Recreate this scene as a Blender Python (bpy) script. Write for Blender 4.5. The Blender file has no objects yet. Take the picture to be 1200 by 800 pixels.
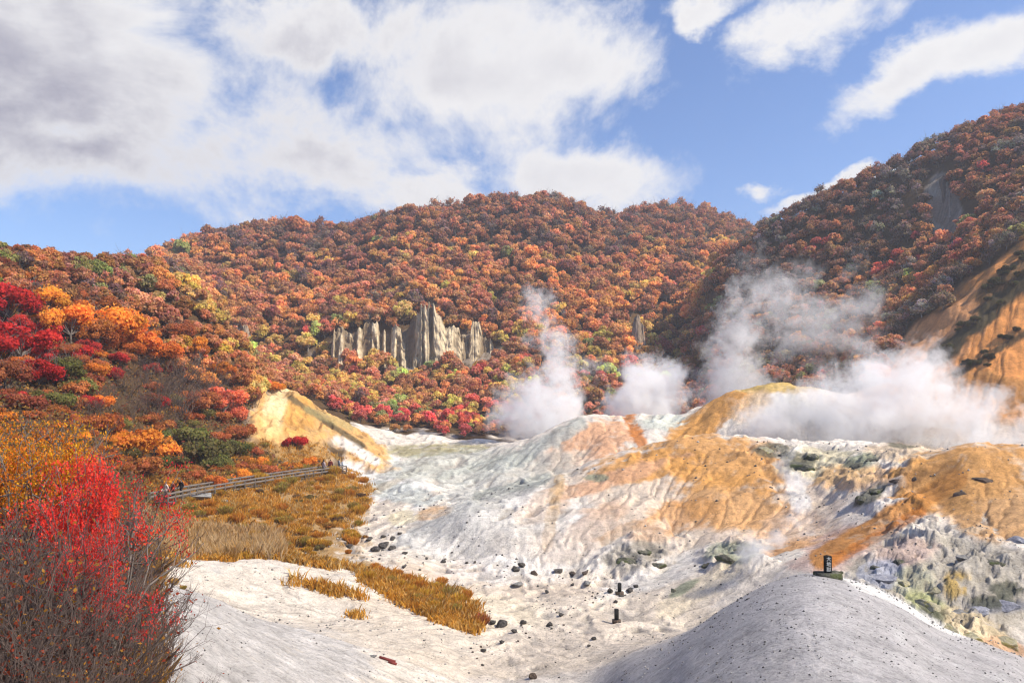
import bpy, math, random
import numpy as np
from mathutils import Vector, Matrix, Euler
R = math.radians
rng = np.random.default_rng(7)
random.seed(7)
SC = bpy.context.scene
COL = SC.collection

# ------------------------------------------------------------------ scene, camera, light
cam_d = bpy.data.cameras.new('camera')
cam = bpy.data.objects.new('camera', cam_d)
COL.objects.link(cam)
SC.camera = cam
cam.location = (0, 0, 0)
cam.rotation_euler = (R(90), 0, 0)
cam_d.sensor_width = 36
cam_d.lens = 24
cam_d.shift_y = 50.0 / 1200.0          # the horizon of the lens lies a little under the middle
cam_d.clip_start = 0.1
cam_d.clip_end = 9000

SUN_AZ, SUN_EL = 107.0, 46.0             # degrees clockwise from the view direction, and above the horizon
sd = Vector((math.sin(R(SUN_AZ)) * math.cos(R(SUN_EL)), math.cos(R(SUN_AZ)) * math.cos(R(SUN_EL)), math.sin(R(SUN_EL))))
sun_d = bpy.data.lights.new('sun', 'SUN')
sun_d.energy = 5.0
sun_d.angle = R(0.6)
sun_d.color = (1.0, 0.90, 0.75)
sun = bpy.data.objects.new('sun', sun_d)
COL.objects.link(sun)
sun.rotation_euler = (-sd).to_track_quat('-Z', 'Y').to_euler()

SC.view_settings.view_transform = 'Standard'
SC.view_settings.look = 'None'
SC.view_settings.exposure = 0.36
SC.view_settings.gamma = 1
SC.render.engine = 'CYCLES'
SC.cycles.use_denoising = True
SC.cycles.use_adaptive_sampling = True
SC.cycles.adaptive_threshold = 0.025
try:
    SC.cycles.denoiser = 'OPENIMAGEDENOISE'
    SC.cycles.denoising_input_passes = 'RGB_ALBEDO_NORMAL'
    SC.cycles.denoising_prefilter = 'ACCURATE'
except Exception:
    pass
SC.cycles.max_bounces = 12
SC.cycles.diffuse_bounces = 2
SC.cycles.glossy_bounces = 1
SC.cycles.transmission_bounces = 3
SC.cycles.volume_bounces = 8
SC.cycles.transparent_max_bounces = 12
SC.cycles.volume_max_steps = 256
SC.cycles.volume_step_rate = 1.0
SC.cycles.filter_width = 1.2

# ------------------------------------------------------------------ node helper
class NT:
    def __init__(s, tree):
        s.t = tree
    def n(s, typ, **kw):
        nd = s.t.nodes.new(typ)
        for k, v in kw.items():
            if k.startswith('i_'):
                key = k[2:]
                nd.inputs[int(key) if key.isdigit() else key.replace('_', ' ')].default_value = v
            else:
                setattr(nd, k, v)
        return nd
    def l(s, a, b):
        s.t.links.new(a, b)
    def val(s, x, sock):
        if isinstance(x, (int, float)):
            sock.default_value = x
        elif isinstance(x, tuple):
            sock.default_value = x
        else:
            s.t.links.new(x, sock)
    def math(s, op, a, b=None, c=None, clamp=False):
        nd = s.t.nodes.new('ShaderNodeMath'); nd.operation = op; nd.use_clamp = clamp
        s.val(a, nd.inputs[0])
        if b is not None: s.val(b, nd.inputs[1])
        if c is not None: s.val(c, nd.inputs[2])
        return nd.outputs[0]
    def vmath(s, op, a, b=None, out=0):
        nd = s.t.nodes.new('ShaderNodeVectorMath'); nd.operation = op
        s.val(a, nd.inputs[0])
        if b is not None:
            if op == 'SCALE': s.val(b, nd.inputs['Scale'])
            else: s.val(b, nd.inputs[1])
        return nd.outputs[out]
    def mix(s, f, a, b, blend='MIX'):
        nd = s.t.nodes.new('ShaderNodeMix'); nd.data_type = 'RGBA'; nd.blend_type = blend
        s.val(f, nd.inputs[0]); s.val(a, nd.inputs[6]); s.val(b, nd.inputs[7])
        return nd.outputs[2]
    def noise(s, vec, scale, detail=4, rough=0.55, out='Fac', dist=0.0):
        nd = s.t.nodes.new('ShaderNodeTexNoise')
        nd.inputs['Scale'].default_value = scale; nd.inputs['Detail'].default_value = detail
        nd.inputs['Roughness'].default_value = rough; nd.inputs['Distortion'].default_value = dist
        if vec is not None: s.t.links.new(vec, nd.inputs['Vector'])
        return nd.outputs[out]
    def ramp(s, fac, stops, interp='LINEAR'):
        nd = s.t.nodes.new('ShaderNodeValToRGB'); nd.color_ramp.interpolation = interp
        e = nd.color_ramp.elements
        while len(e) < len(stops): e.new(0.5)
        for k, (p, c) in enumerate(stops):
            e[k].position = p; e[k].color = (c, c, c, 1) if isinstance(c, (int, float)) else (*c, 1)
        s.t.links.new(fac, nd.inputs[0])
        return nd.outputs[0]
    def mr(s, v, a, b, c, d, smooth=True):
        nd = s.t.nodes.new('ShaderNodeMapRange')
        nd.interpolation_type = 'SMOOTHSTEP' if smooth else 'LINEAR'
        s.val(v, nd.inputs[0])
        for k, x in enumerate((a, b, c, d)): nd.inputs[k + 1].default_value = x
        return nd.outputs[0]

def mat(name):
    m = bpy.data.materials.new(name); m.use_nodes = True
    m.node_tree.nodes.clear()
    t = NT(m.node_tree)
    out = t.n('ShaderNodeOutputMaterial')
    return m, t, out

def simple_mat(name, col, rough=0.8, noise_scale=8.0, var=0.25, spec=0.2):
    m, t, out = mat(name)
    tc = t.n('ShaderNodeTexCoord')
    f = t.noise(tc.outputs['Object'], noise_scale, 5, 0.6)
    a = tuple(c * (1 - var) for c in col) + (1,); b = tuple(min(1, c * (1 + var)) for c in col) + (1,)
    c = t.mix(f, a, b)
    bs = t.n('ShaderNodeBsdfPrincipled')
    bs.inputs['Roughness'].default_value = rough
    bs.inputs['Specular IOR Level'].default_value = spec
    t.l(c, bs.inputs['Base Color'])
    t.l(bs.outputs[0], out.inputs[0])
    return m

# ------------------------------------------------------------------ noise in numpy
_P = np.random.default_rng(11).permutation(4096)
_A = np.random.default_rng(12).uniform(0, 2 * np.pi, 4096)
def perlin(x, y):
    xi = np.floor(x).astype(np.int64); yi = np.floor(y).astype(np.int64)
    fx = x - xi; fy = y - yi
    sx = fx * fx * fx * (fx * (fx * 6 - 15) + 10); sy = fy * fy * fy * (fy * (fy * 6 - 15) + 10)
    def g(i, j, dx, dy):
        a = _A[_P[(_P[i & 4095] + j) & 4095]]
        return np.cos(a) * dx + np.sin(a) * dy
    n00 = g(xi, yi, fx, fy); n10 = g(xi + 1, yi, fx - 1, fy)
    n01 = g(xi, yi + 1, fx, fy - 1); n11 = g(xi + 1, yi + 1, fx - 1, fy - 1)
    return ((n00 * (1 - sx) + n10 * sx) * (1 - sy) + (n01 * (1 - sx) + n11 * sx) * sy) * 1.41
def fbm(x, y, octv=5, gain=0.5, lac=2.03):
    a = 1.0; s = 0; t = 0
    for k in range(octv):
        s = s + a * perlin(x + 17.3 * k, y - 9.1 * k); t += a
        x = x * lac; y = y * lac; a *= gain
    return s / t
def ridged(x, y, octv=4, gain=0.5):
    a = 1.0; s = 0; t = 0
    for k in range(octv):
        s = s + a * (1 - 2 * np.abs(perlin(x + 7.7 * k, y + 3.3 * k))); t += a
        x = x * 2.03; y = y * 2.03; a *= gain
    return s / t
def sstep(a, b, x):
    t = np.clip((x - a) / (b - a), 0, 1)
    return t * t * (3 - 2 * t)
def pchip(xk, yk, x):
    xk = np.asarray(xk, float); yk = np.asarray(yk, float)
    h = np.diff(xk); d = np.diff(yk) / h
    m = np.zeros_like(yk)
    w1 = 2 * h[1:] + h[:-1]; w2 = h[1:] + 2 * h[:-1]
    ok = d[:-1] * d[1:] > 0
    with np.errstate(divide='ignore', invalid='ignore'):
        hm = (w1 + w2) / (w1 / d[:-1] + w2 / d[1:])
    m[1:-1] = np.where(ok, hm, 0)
    m[0] = d[0]; m[-1] = d[-1]
    i = np.clip(np.searchsorted(xk, x) - 1, 0, len(xk) - 2)
    t = (x - xk[i]) / h[i]
    t = np.clip(t, 0, 1)
    h00 = (1 + 2 * t) * (1 - t) ** 2; h10 = t * (1 - t) ** 2
    h01 = t * t * (3 - 2 * t); h11 = t * t * (t - 1)
    return h00 * yk[i] + h10 * h[i] * m[i] + h01 * yk[i + 1] + h11 * h[i] * m[i + 1]
# ------------------------------------------------------------------ the terrain
# The ground is a height field over the plan. It is laid out as a series of cross-valley profile lines (crests, troughs, slope
# feet): each line gives, for a bearing (100 units = 1/8 of the distance sideways), a height gradient and the distance it lies at.
F = 800.0
LINES = [
 # A near edge
 [(-700,1000,5),(0,1010,5),(200,1090,5),(600,1170,5),(1900,1170,5)],
 # B
 [(-700,740,14),(0,838,14),(150,862,14),(250,935,14),(400,1020,14),(500,1080,14),(600,1060,14),(680,985,14),(760,935,14),(850,880,14),(950,850,14),(1050,862,14),(1200,900,14),(1500,960,14),(1900,1000,14)],
 # C near slope crest / floor / grey mound crest
 [(-700,590,36),(0,640,36),(100,655,36),(170,677,38),(245,700,40),(300,725,42),(400,746,44),(480,765,45),(600,802,45),(680,800,42),(740,772,39),(800,744,37.5),(870,699,36.5),(915,678,36),(950,671,36),(990,677,36),(1050,700,35.5),(1100,733,34.5),(1160,756,33.5),(1200,771,33),(1400,850,30),(1900,950,28)],
 # D trough behind C
 [(-700,540,55),(0,575,50),(100,622,48),(170,688,49),(245,706,51),(300,729,50),(400,733,53),(480,742,53),(600,764,53),(680,752,55),(740,746,56),(800,742,56),(870,742,54),(950,728,52),(1050,738,50),(1100,746,48),(1160,762,46),(1200,768,46),(1500,760,44),(1900,760,42)],
 # E second crest / floor
 [(-700,500,80),(0,530,70),(100,590,62),(190,654,60),(330,662,66),(430,688,65),(480,699,65),(600,714,66),(680,702,68),(740,694,70),(800,684,69),(870,671,66),(950,655,61),(1050,662,58),(1100,668,56),(1160,660,56),(1200,650,56),(1500,600,56),(1900,560,50)],
 # F foot of the central mound / dip behind the second crest
 [(-700,460,100),(0,490,90),(100,540,82),(190,648,78),(250,656,78),(330,652,82),(430,646,90),(480,632,95),(540,656,87),(600,667,81),(660,676,79),(720,680,77),(760,668,78),(800,655,80),(870,636,80),(950,628,77),(1000,606,76),(1050,590,76),(1100,572,76),(1140,558,75),(1200,560,74),(1500,520,74),(1900,480,70)],
 # G boardwalk / middle of the mound's flank / orange crest
 [(-700,420,130),(0,440,115),(100,490,112),(190,588,112),(250,577,120),(330,565,136),(395,557,150),(412,574,139),(426,594,126),(440,606,117),(470,610,108),(540,607,98),(600,610,95),(660,610,94),(720,604,94),(800,580,98),(870,570,98),(950,570,95),(1000,560,91),(1050,546,89),(1100,528,87),(1140,519,86),(1200,525,83),(1500,480,82),(1900,430,80)],
 # H central crest; slope behind the boardwalk
 [(-700,370,150),(0,395,135),(100,420,140),(190,505,140),(250,530,142),(330,545,155),(395,547,160),(412,562,150),(430,577,140),(470,580,133),(520,588,120),(560,586,114),(650,560,116),(740,530,122),(800,515,126),(880,512,126),(960,519,122),(1040,518,113),(1100,531,108),(1140,530,105),(1200,535,100),(1500,500,98),(1900,450,95)],
 # I trough behind it
 [(-700,330,165),(0,345,150),(100,360,165),(190,440,165),(250,482,165),(330,508,172),(395,534,176),(430,553,165),(470,562,150),(540,572,143),(560,575,140),(600,568,140),(650,568,140),(740,545,143),(800,540,146),(880,535,146),(960,540,143),(1040,540,138),(1100,545,132),(1140,545,128),(1200,548,122),(1500,510,120),(1900,470,115)],
 # J domes; left hill crest; cream cliff
 [(-700,290,190),(0,309,175),(100,318,195),(190,320,215),(240,364,215),(290,424,213),(318,459,205),(345,464,203),(380,494,197),(420,520,193),(450,536,190),(500,532,186),(560,530,180),(600,522,176),(640,505,178),(660,494,180),(700,488,182),(740,488,184),(800,487,183),(830,474,180),(870,456,178),(910,447,176),(950,455,172),(1000,474,168),(1060,490,160),(1130,492,150),(1200,492,145),(1500,440,140),(1900,380,140)],
 # K trough behind J / forest toe / upper edge of the red slope
 [(-700,300,240),(0,345,235),(100,350,250),(190,352,265),(240,392,265),(290,435,265),(320,452,255),(380,475,245),(450,503,230),(500,510,225),(560,516,218),(600,518,216),(700,518,215),(760,517,215),(800,510,215),(840,495,212),(910,482,210),(950,468,205),(1000,446,198),(1060,408,190),(1130,345,190),(1200,288,190),(1500,150,180),(1900,0,170)],
 # L foot of the pinnacles / middle of the right-hand hill
 [(-700,300,320),(0,315,330),(100,320,340),(190,345,340),(240,395,335),(290,425,332),(320,430,330),(400,428,326),(480,428,324),(570,422,320),(640,414,315),(700,424,310),(760,445,300),(800,455,290),(830,430,285),(860,398,280),(910,372,270),(960,346,265),(1000,330,260),(1060,300,250),(1130,262,240),(1200,215,235),(1500,60,225),(1900,-100,220)],
 # M top of the pinnacles / right-hand crest
 [(-700,280,380),(0,308,380),(100,314,375),(190,328,365),(290,392,352),(400,392,342),(480,384,338),(570,396,338),(640,378,345),(700,392,340),(760,425,330),(795,450,325),(812,400,322),(822,355,322),(840,322,325),(900,273,318),(960,238,310),(1040,203,300),(1100,173,292),(1160,149,285),(1200,136,280),(1500,10,270),(1900,-150,260)],
 # N middle of the far hill
 [(-700,300,440),(0,305,430),(190,315,420),(290,335,420),(400,330,420),(480,312,415),(570,312,415),(640,300,415),(700,322,415),(760,332,410),(800,345,400),(840,350,390),(900,340,390),(960,330,390),(1200,310,390),(1500,250,390),(1900,200,390)],
 # O far skyline
 [(-700,330,500),(0,318,500),(190,303,480),(240,287,485),(280,279,485),(320,273,490),(360,274,493),(400,277,495),(450,262,490),(520,254,485),(560,246,480),(620,242,480),(680,252,485),(720,263,520),(750,256,540),(780,251,560),(830,257,560),(880,276,560),(920,300,540),(1000,330,540),(1200,350,520),(1900,350,500)],
 # P, Q behind the hills, to the horizon
 [(-700,400,800),(600,380,800),(1900,400,800)],
 [(-700,449,6000),(1900,449,6000)],
]
# bearings of the grid: fine where the picture is, coarser outside
U = np.concatenate([np.arange(-700, -30, 14.0), np.arange(-30, 1230, 1.5), np.arange(1230, 1901, 14.0)])
Yr = np.concatenate([np.exp(np.linspace(math.log(5), math.log(28), 90, endpoint=False)),
                     np.exp(np.linspace(math.log(28), math.log(240), 600, endpoint=False)),
                     np.exp(np.linspace(math.log(240), math.log(600), 200, endpoint=False)),
                     np.exp(np.linspace(math.log(600), math.log(6000), 14))])
LY = np.log(Yr)
nu, ny = len(U), len(Yr)
Lv = np.array([pchip([p[0] for p in L], [p[1] for p in L], U) for L in LINES])
Ly = np.array([pchip([p[0] for p in L], [math.log(p[2]) for p in L], U) for L in LINES])
for k in range(1, len(LINES)):
    Ly[k] = np.maximum(Ly[k], Ly[k - 1] + 0.02)
V = np.zeros((nu, ny)); Q = np.zeros((nu, ny))
qk = np.arange(len(LINES), dtype=float)
for i in range(nu):
    V[i] = pchip(Ly[:, i], Lv[:, i], LY)
    Q[i] = np.interp(LY, Ly[:, i], qk)
_uu = np.arange(-700, 1900.1, 2.0); _k = np.exp(-np.linspace(-2, 2, 27) ** 2); _k /= _k.sum()
def smooth_u(A):
    """even out the bearings a little"""
    B = np.stack([np.interp(_uu, U, A[:, j]) for j in range(ny)], 1)
    B = np.pad(B, ((13, 13), (0, 0)), mode='edge')
    B = sum(_k[s] * B[s:s + len(_uu)] for s in range(27))
    return np.stack([np.interp(U, _uu, B[:, j]) for j in range(ny)], 1)
V = smooth_u(V)
UU = np.repeat(U[:, None], ny, 1); YY = np.repeat(Yr[None, :], nu, 0)
XX = (UU - 600) / F * YY
ZZ = (450 - V) / F * YY

# which parts are bare ground, which grow trees
FQ = [(-700,.2),(0,.2),(150,.4),(178,1.0),(182,2.6),(188,5.0),(205,6.05),(330,6.2),(395,6.6),(410,9.6),(450,10.0),(560,10.0),(620,10.1),(800,10.1),(930,9.9),(960,9.35),(1020,9.3),(1050,9.85),(1070,10.0),(1200,10.0),(1900,10.0)]
fq = np.interp(U, [p[0] for p in FQ], [p[1] for p in FQ])[:, None]
veg = sstep(-0.05, 0.12, Q - fq + 0.25 * fbm(XX / 9, YY / 9, 3))
# the cream cliff at the end of the left spur stays bare
def blob(u, v, ru, rv, rot=0, p=2.0, warp=0.35, y0=0, y1=1e9, wsc=None):
    c, s = math.cos(R(rot)), math.sin(R(rot))
    du = UU - u; dv = V - v
    a = (du * c + dv * s) / ru; b = (-du * s + dv * c) / rv
    d = np.sqrt(a * a + b * b)
    if warp:
        d = d + warp * WN
    m = 1 - sstep(0.75, 1.25, d)
    if y0 or y1 < 1e9: m = m * ((YY > y0) & (YY < y1))
    return m
WN = fbm(XX / 7, YY / 7, 4, 0.6) * 1.8
cliff_m = np.maximum(blob(345, 500, 54, 48, 25, y0=150, y1=214), blob(412, 520, 52, 20, 38, y0=165, y1=212))
cliff_m *= sstep(284, 296, UU)
crag_far = np.maximum.reduce([blob(482, 412, 100, 20, 0, y0=312, y1=350), blob(1107, 250, 17, 40, -12, y0=228, y1=300)])
veg = veg * (1 - cliff_m) * (1 - crag_far)
bare = 1 - veg

# relief: broad lumps, then erosion rills carved along the drainage
dist = YY
amp = np.clip(dist / 110.0, 0.12, 1.6)
far_f = 1 - sstep(600, 900, dist)
mound = (1 - sstep(1.9, 2.35, Q)) * sstep(660, 720, UU) * (1 - sstep(1300, 1500, UU))
ZZ += far_f * (fbm(XX / 14, YY / 14, 4) * 1.1 * amp * (1 - 0.9 * mound) * (0.3 + 0.7 * np.clip((dist - 30) / 60, 0, 1)))
ZZ += far_f * bare * ridged(XX / 7.0 + 3, YY / 7.0, 4) * 0.34 * np.clip(dist / 100, 0.15, 1.3) * (1 - 0.93 * mound)
ZZ += far_f * bare * fbm(XX / 1.6, YY / 1.6, 4, 0.6) * 0.11 * np.clip(dist / 60, 0.25, 2.0) * (1 - 0.75 * mound)
# craggy right-hand outcrop and its ledges
crag = blob(1110, 690, 105, 70, 15, warp=0.3, y0=38, y1=84) * (1 - mound)
crag2 = np.maximum.reduce([blob(1020, 560, 60, 22, -15, y0=70, y1=112), blob(930, 545, 60, 20, 10, y0=85, y1=128), blob(745, 655, 55, 22, -20, y0=60, y1=100), blob(860, 655, 40, 20, 0, y0=60, y1=100), blob(1050, 600, 50, 30, 30, y0=60, y1=95)])
rg = np.round((fbm(XX / 3.2, YY / 3.2, 3) + 0.6 * ridged(XX / 5, YY / 5, 3)) * 4 + 0.6 * fbm(XX, YY, 2)) / 4
ZZ += crag * (rg * 1.0 + ridged(XX / 3.4, YY / 2.2, 4) * 0.38)
ZZ += crag2 * (rg * 0.9 + ridged(XX / 2.6, YY / 2.6, 4) * 0.55)
ZZ += cliff_m * ridged(XX / 4, YY / 9, 4) * 2.0
red = sstep(8.85, 9.1, Q) * (1 - sstep(10.15, 10.4, Q)) * sstep(985, 1040, UU)
ZZ += red * ridged(XX / 14 + YY / 40, YY / 30, 4) * 1.6

def drainage(Z, loops=1):
    best = np.zeros(Z.shape); rec = np.full(Z.shape, -1, np.int64)
    idx = np.arange(nu * ny).reshape(nu, ny)
    for di in (-1, 0, 1):
        for dj in (-1, 0, 1):
            if not (di or dj): continue
            a0, a1 = max(0, -di), nu - max(0, di); b0, b1 = max(0, -dj), ny - max(0, dj)
            S = (slice(a0, a1), slice(b0, b1)); T = (slice(a0 + di, a1 + di), slice(b0 + dj, b1 + dj))
            d = np.hypot(XX[S] - XX[T], YY[S] - YY[T])
            sl = (Z[S] - Z[T]) / d
            m = sl > best[S]
            best[S] = np.where(m, sl, best[S]); rec[S] = np.where(m, idx[T], rec[S])
    return rec, best
rec, slope = drainage(ZZ + 0.12 * amp * fbm(XX / 2.5, YY / 2.5, 3))
dA = np.gradient(XX, axis=0) * np.gradient(YY, axis=1)
acc = np.abs(dA).ravel().tolist(); rl = rec.ravel().tolist()
for k in np.argsort(-(ZZ + 0.12 * amp * fbm(XX / 2.5, YY / 2.5, 3)).ravel()).tolist():
    r = rl[k]
    if r >= 0: acc[r] += acc[k]
acc = np.array(acc).reshape(nu, ny)
flow = np.log(1 + acc / (0.004 * YY)) / 7.0
def blur(a, n=1):
    for _ in range(n):
        b = np.pad(a, 1, mode='edge')
        a = (b[:-2, 1:-1] + b[2:, 1:-1] + b[1:-1, :-2] + b[1:-1, 2:] + 2 * b[1:-1, 1:-1]) / 6
    return a
rill = blur(np.clip(flow - 0.25, 0, 1.2), 2)
def lic(seed, steps, w=1.0):
    """noise smeared down the fall line"""
    n = np.random.default_rng(seed).normal(size=nu * ny)
    n = blur(n.reshape(nu, ny), 1).ravel()
    nx = np.where(rec.ravel() >= 0, rec.ravel(), np.arange(nu * ny)); p = nx.copy(); s = n.copy()
    for _ in range(steps):
        s += n[p]; p = nx[p]
    s = s.reshape(nu, ny)
    s = blur(s, 1)
    return s / s.std()
streak = lic(3, 22); streak2 = lic(4, 9)
ZZ -= far_f * bare * rill * 1.35 * np.clip(YY / 90, 0.12, 1.5) * (1 - mound) * sstep(40, 75, YY)
ZZ += far_f * bare * (streak * .065 + streak2 * .03) * np.clip(YY / 80, .1, 1.6) * (1 - .6 * mound)
ZZ = np.where(bare > 0.01, 0.5 * ZZ + 0.5 * blur(ZZ, 1), ZZ)
V = 450 - ZZ / YY * F                     # gradients after the relief

def gidx(x, y):
    y = np.maximum(np.asarray(y, float), 5.01)
    u = 600 + np.asarray(x, float) / y * F
    fi = np.interp(u, U, np.arange(nu)); fj = np.interp(np.log(y), LY, np.arange(ny))
    return fi, fj
def bil(A, x, y):
    fi, fj = gidx(x, y)
    i = np.clip(fi.astype(int), 0, nu - 2); j = np.clip(fj.astype(int), 0, ny - 2)
    a = fi - i; b = fj - j
    return A[i, j] * (1 - a) * (1 - b) + A[i + 1, j] * a * (1 - b) + A[i, j + 1] * (1 - a) * b + A[i + 1, j + 1] * a * b
def ground(x, y):
    return bil(ZZ, x, y)
RUNMIN = np.minimum.accumulate(V, axis=1)
def at(u, v, y0=5.5):
    """the first ground point on a sight line: plan position for things standing there"""
    i = int(np.clip(np.interp(u, U, np.arange(nu)), 0, nu - 1))
    j = np.argmax((V[i] <= v) & (Yr > y0))
    y = Yr[j]
    return Vector(((u - 600) / F * y, y, ZZ[i, j]))
def on(u, y):
    x = (u - 600) / F * y
    return Vector((x, y, float(ground(x, y))))
# ------------------------------------------------------------------ ground colours (mineral deposits, soil under grass and woods)
n1 = fbm(XX / 11, YY / 11, 5, 0.6); n2 = fbm(XX / 2.3 + 40, YY / 2.3, 5, 0.65); n3 = fbm(XX / 4.5 - 30, YY / 4.5, 5, 0.62)
WN = n3 * 1.7
def c3(*c): return np.array(c)[None, None, :]
CC = c3(.69, .62, .53) * (1 + 0.10 * n1[..., None] + 0.10 * n2[..., None])
CC = CC + (c3(.50, .485, .455) - CC) * (sstep(0.15, 0.6, n3 + 0.3 * n2) * 0.6)[..., None]
def lay(m, col, k=1.0, brk=0.0, seed=0, sc=3.0):
    s = m > 0.002
    if not s.any() or k == 0: return
    m = m[s]
    if brk:
        nz = fbm(XX[s] / sc + 13.1 * seed, YY[s] / sc - 7.7 * seed, 5, 0.65)
        nz = nz + .16 * streak[s] + .08 * streak2[s]
        m = m * sstep(-brk * .8, brk * .8, nz + 0.45 * (m * 2 - 1) + 0.1)
    m = np.clip(m * k, 0, 1)[:, None]
    old = CC[s]
    CC[s] = old + (np.array(col)[None, :] * (1 + 0.16 * n2[s][:, None]) - old) * m
def seg(u0, v0, u1, v1, w, y0=0, y1=1e9, warp=0.5):
    L2 = (u1 - u0) ** 2 + (v1 - v0) ** 2
    t = np.clip(((UU - u0) * (u1 - u0) + (V - v0) * (v1 - v0)) / L2, 0, 1)
    d = np.hypot(UU - u0 - t * (u1 - u0), V - v0 - t * (v1 - v0)) / w + warp * WN
    return (1 - sstep(0.6, 1.3, d)) * ((YY > y0) & (YY < y1))
WHITE = (.70, .675, .63); CREAM = (.76, .66, .44); OCHRE = (.58, .29, .085); DEEP = (.46, .16, .03); SALMON = (.62, .35, .20)
PINK = (.52, .37, .31); GREY = (.44, .445, .435); DARK = (.085, .09, .065); GREEN = (.25, .275, .19); MOSS = (.16, .17, .07); YEL = (.62, .50, .16)
i0 = 0
# valley floor and near slopes
lay(blob(560, 712, 90, 26, 8, y0=50, y1=95), (.76, .68, .50), .8, .3, 1)
lay(blob(520, 665, 70, 14, 5, y0=60, y1=95), (.66, .50, .36), .6, .3, 2)
lay(blob(620, 690, 60, 16, 0, y0=55, y1=90), (.58, .50, .42), .7, .3, 3)
lay(blob(640, 770, 150, 40, -15, y0=35, y1=62), (.66, .60, .53), .7, .3, 4)
lay(blob(470, 720, 60, 18, 15, y0=45, y1=80), (.68, .54, .38), .6, .3, 5)
lay(blob(470, 700, 30, 12, 15, y0=45, y1=80), (.60, .45, .22), .5, .3, 6)
lay(blob(260, 740, 190, 90, 12, y0=15, y1=48), (.50, .48, .46), .85, .35, 7, 1.5)
lay(seg(560, 790, 800, 690, 14, 40, 75), (.40, .37, .35), .5, .3, 8)
lay(seg(610, 800, 700, 735, 6, 40, 70), (.36, .33, .31), .6, .3, 9)
lay(seg(480, 690, 740, 690, 9, 55, 90), (.45, .36, .30), .45, .3, 10)
lay(blob(620, 735, 250, 60, -4, y0=42, y1=92), (.66, .555, .43), .65, .9, 97, 3.5)
lay(blob(400, 710, 200, 45, 8, y0=42, y1=80), (.64, .565, .47), .6, .9, 98, 3.5)
lay(blob(560, 610, 220, 60, -8, y0=78, y1=135), (.66, .55, .42), .45, .9, 99, 4)
# central mound
M0, M1 = 68, 150
lay(blob(600, 620, 130, 60, 0, y0=M0, y1=M1), (.72, .70, .665), .6, .3, 11)
lay(blob(850, 600, 190, 70, 10, y0=M0, y1=M1), (.66, .50, .36), .6, .5, 12)
lay(blob(840, 540, 110, 34, 8, y0=M0, y1=M1), OCHRE, .92, .5, 13)
lay(blob(760, 545, 70, 18, -8, y0=M0, y1=M1), OCHRE, .9, .5, 14)
lay(blob(715, 562, 90, 10, -18, y0=M0, y1=M1), SALMON, .85, .5, 15)
lay(blob(640, 590, 40, 18, -30, y0=M0, y1=M1), (.62, .40, .25), .7, .25, 16)
lay(blob(860, 590, 70, 34, 10, y0=M0, y1=M1), OCHRE, .8, .6, 17)
lay(blob(790, 610, 60, 22, -20, y0=M0, y1=M1), (.58, .29, .10), .8, .55, 18)
lay(blob(700, 615, 40, 22, -30, y0=M0, y1=M1), (.60, .38, .24), .6, .3, 19)
lay(seg(640, 640, 655, 560, 8, M0, M1), (.56, .36, .16), .7, .3, 20)
lay(seg(745, 615, 690, 640, 8, M0, M1), OCHRE, .6, .3, 21)
lay(blob(700, 650, 60, 20, 0, y0=M0, y1=M1), WHITE, .6, .3, 22)
lay(blob(660, 640, 45, 20, 0, y0=M0, y1=M1), (.60, .46, .35), .5, .3, 23)
lay(blob(520, 615, 60, 20, -15, y0=M0, y1=M1), GREY, .6, .3, 24)
lay(seg(470, 632, 560, 590, 8, M0, M1), GREY, .7, .3, 25)
lay(seg(560, 582, 640, 560, 7, M0, M1), (.30, .315, .27), .8, .3, 26)
lay(blob(970, 545, 60, 22, 5, y0=M0, y1=M1), (.60, .53, .34), .8, .3, 27)
lay(blob(1000, 560, 50, 18, 0, y0=M0, y1=M1), OCHRE, .6, .3, 28)
lay(blob(1060, 530, 50, 12, 0, y0=M0, y1=M1), (.66, .50, .33), .8, .3, 29)
lay(seg(930, 560, 950, 640, 12, M0, M1), WHITE, .8, .3, 30)
lay(blob(930, 650, 60, 18, -15, y0=M0, y1=M1), (.58, .31, .13), .9, .3, 31)
lay(blob(990, 640, 70, 24, -25, y0=55, y1=M1), PINK, .9, .3, 32)
lay(blob(930, 615, 40, 18, 0, y0=60, y1=M1), (.62, .42, .28), .6, .3, 72)
lay(blob(1030, 590, 50, 22, -20, y0=55, y1=M1), (.66, .60, .54), .7, .3, 33)
lay(blob(780, 668, 80, 16, -20, y0=50, y1=95), (.70, .66, .60), .8, .3, 34)
lay(seg(870, 660, 780, 712, 14, 45, 95), (.68, .58, .42), .7, .3, 35)
# hill with the bright orange crest
lay(blob(1130, 560, 90, 42, -12, y0=55, y1=100), OCHRE, .95, .5, 36)
lay(blob(1170, 600, 60, 40, 0, y0=50, y1=98), (.50, .27, .10), .9, .3, 37)
lay(seg(1120, 560, 960, 655, 14, 45, 100, .35), (.44, .20, .055), .95, .25, 38)
lay(seg(1080, 600, 970, 660, 7, 45, 100, .3), DEEP, .8, .25, 39)
lay(seg(1060, 565, 1120, 545, 10, 45, 100), (.28, .14, .05), .6, .3, 40)
lay(seg(900, 560, 1100, 540, 6, 45, 100), DEEP, .0)
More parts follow.
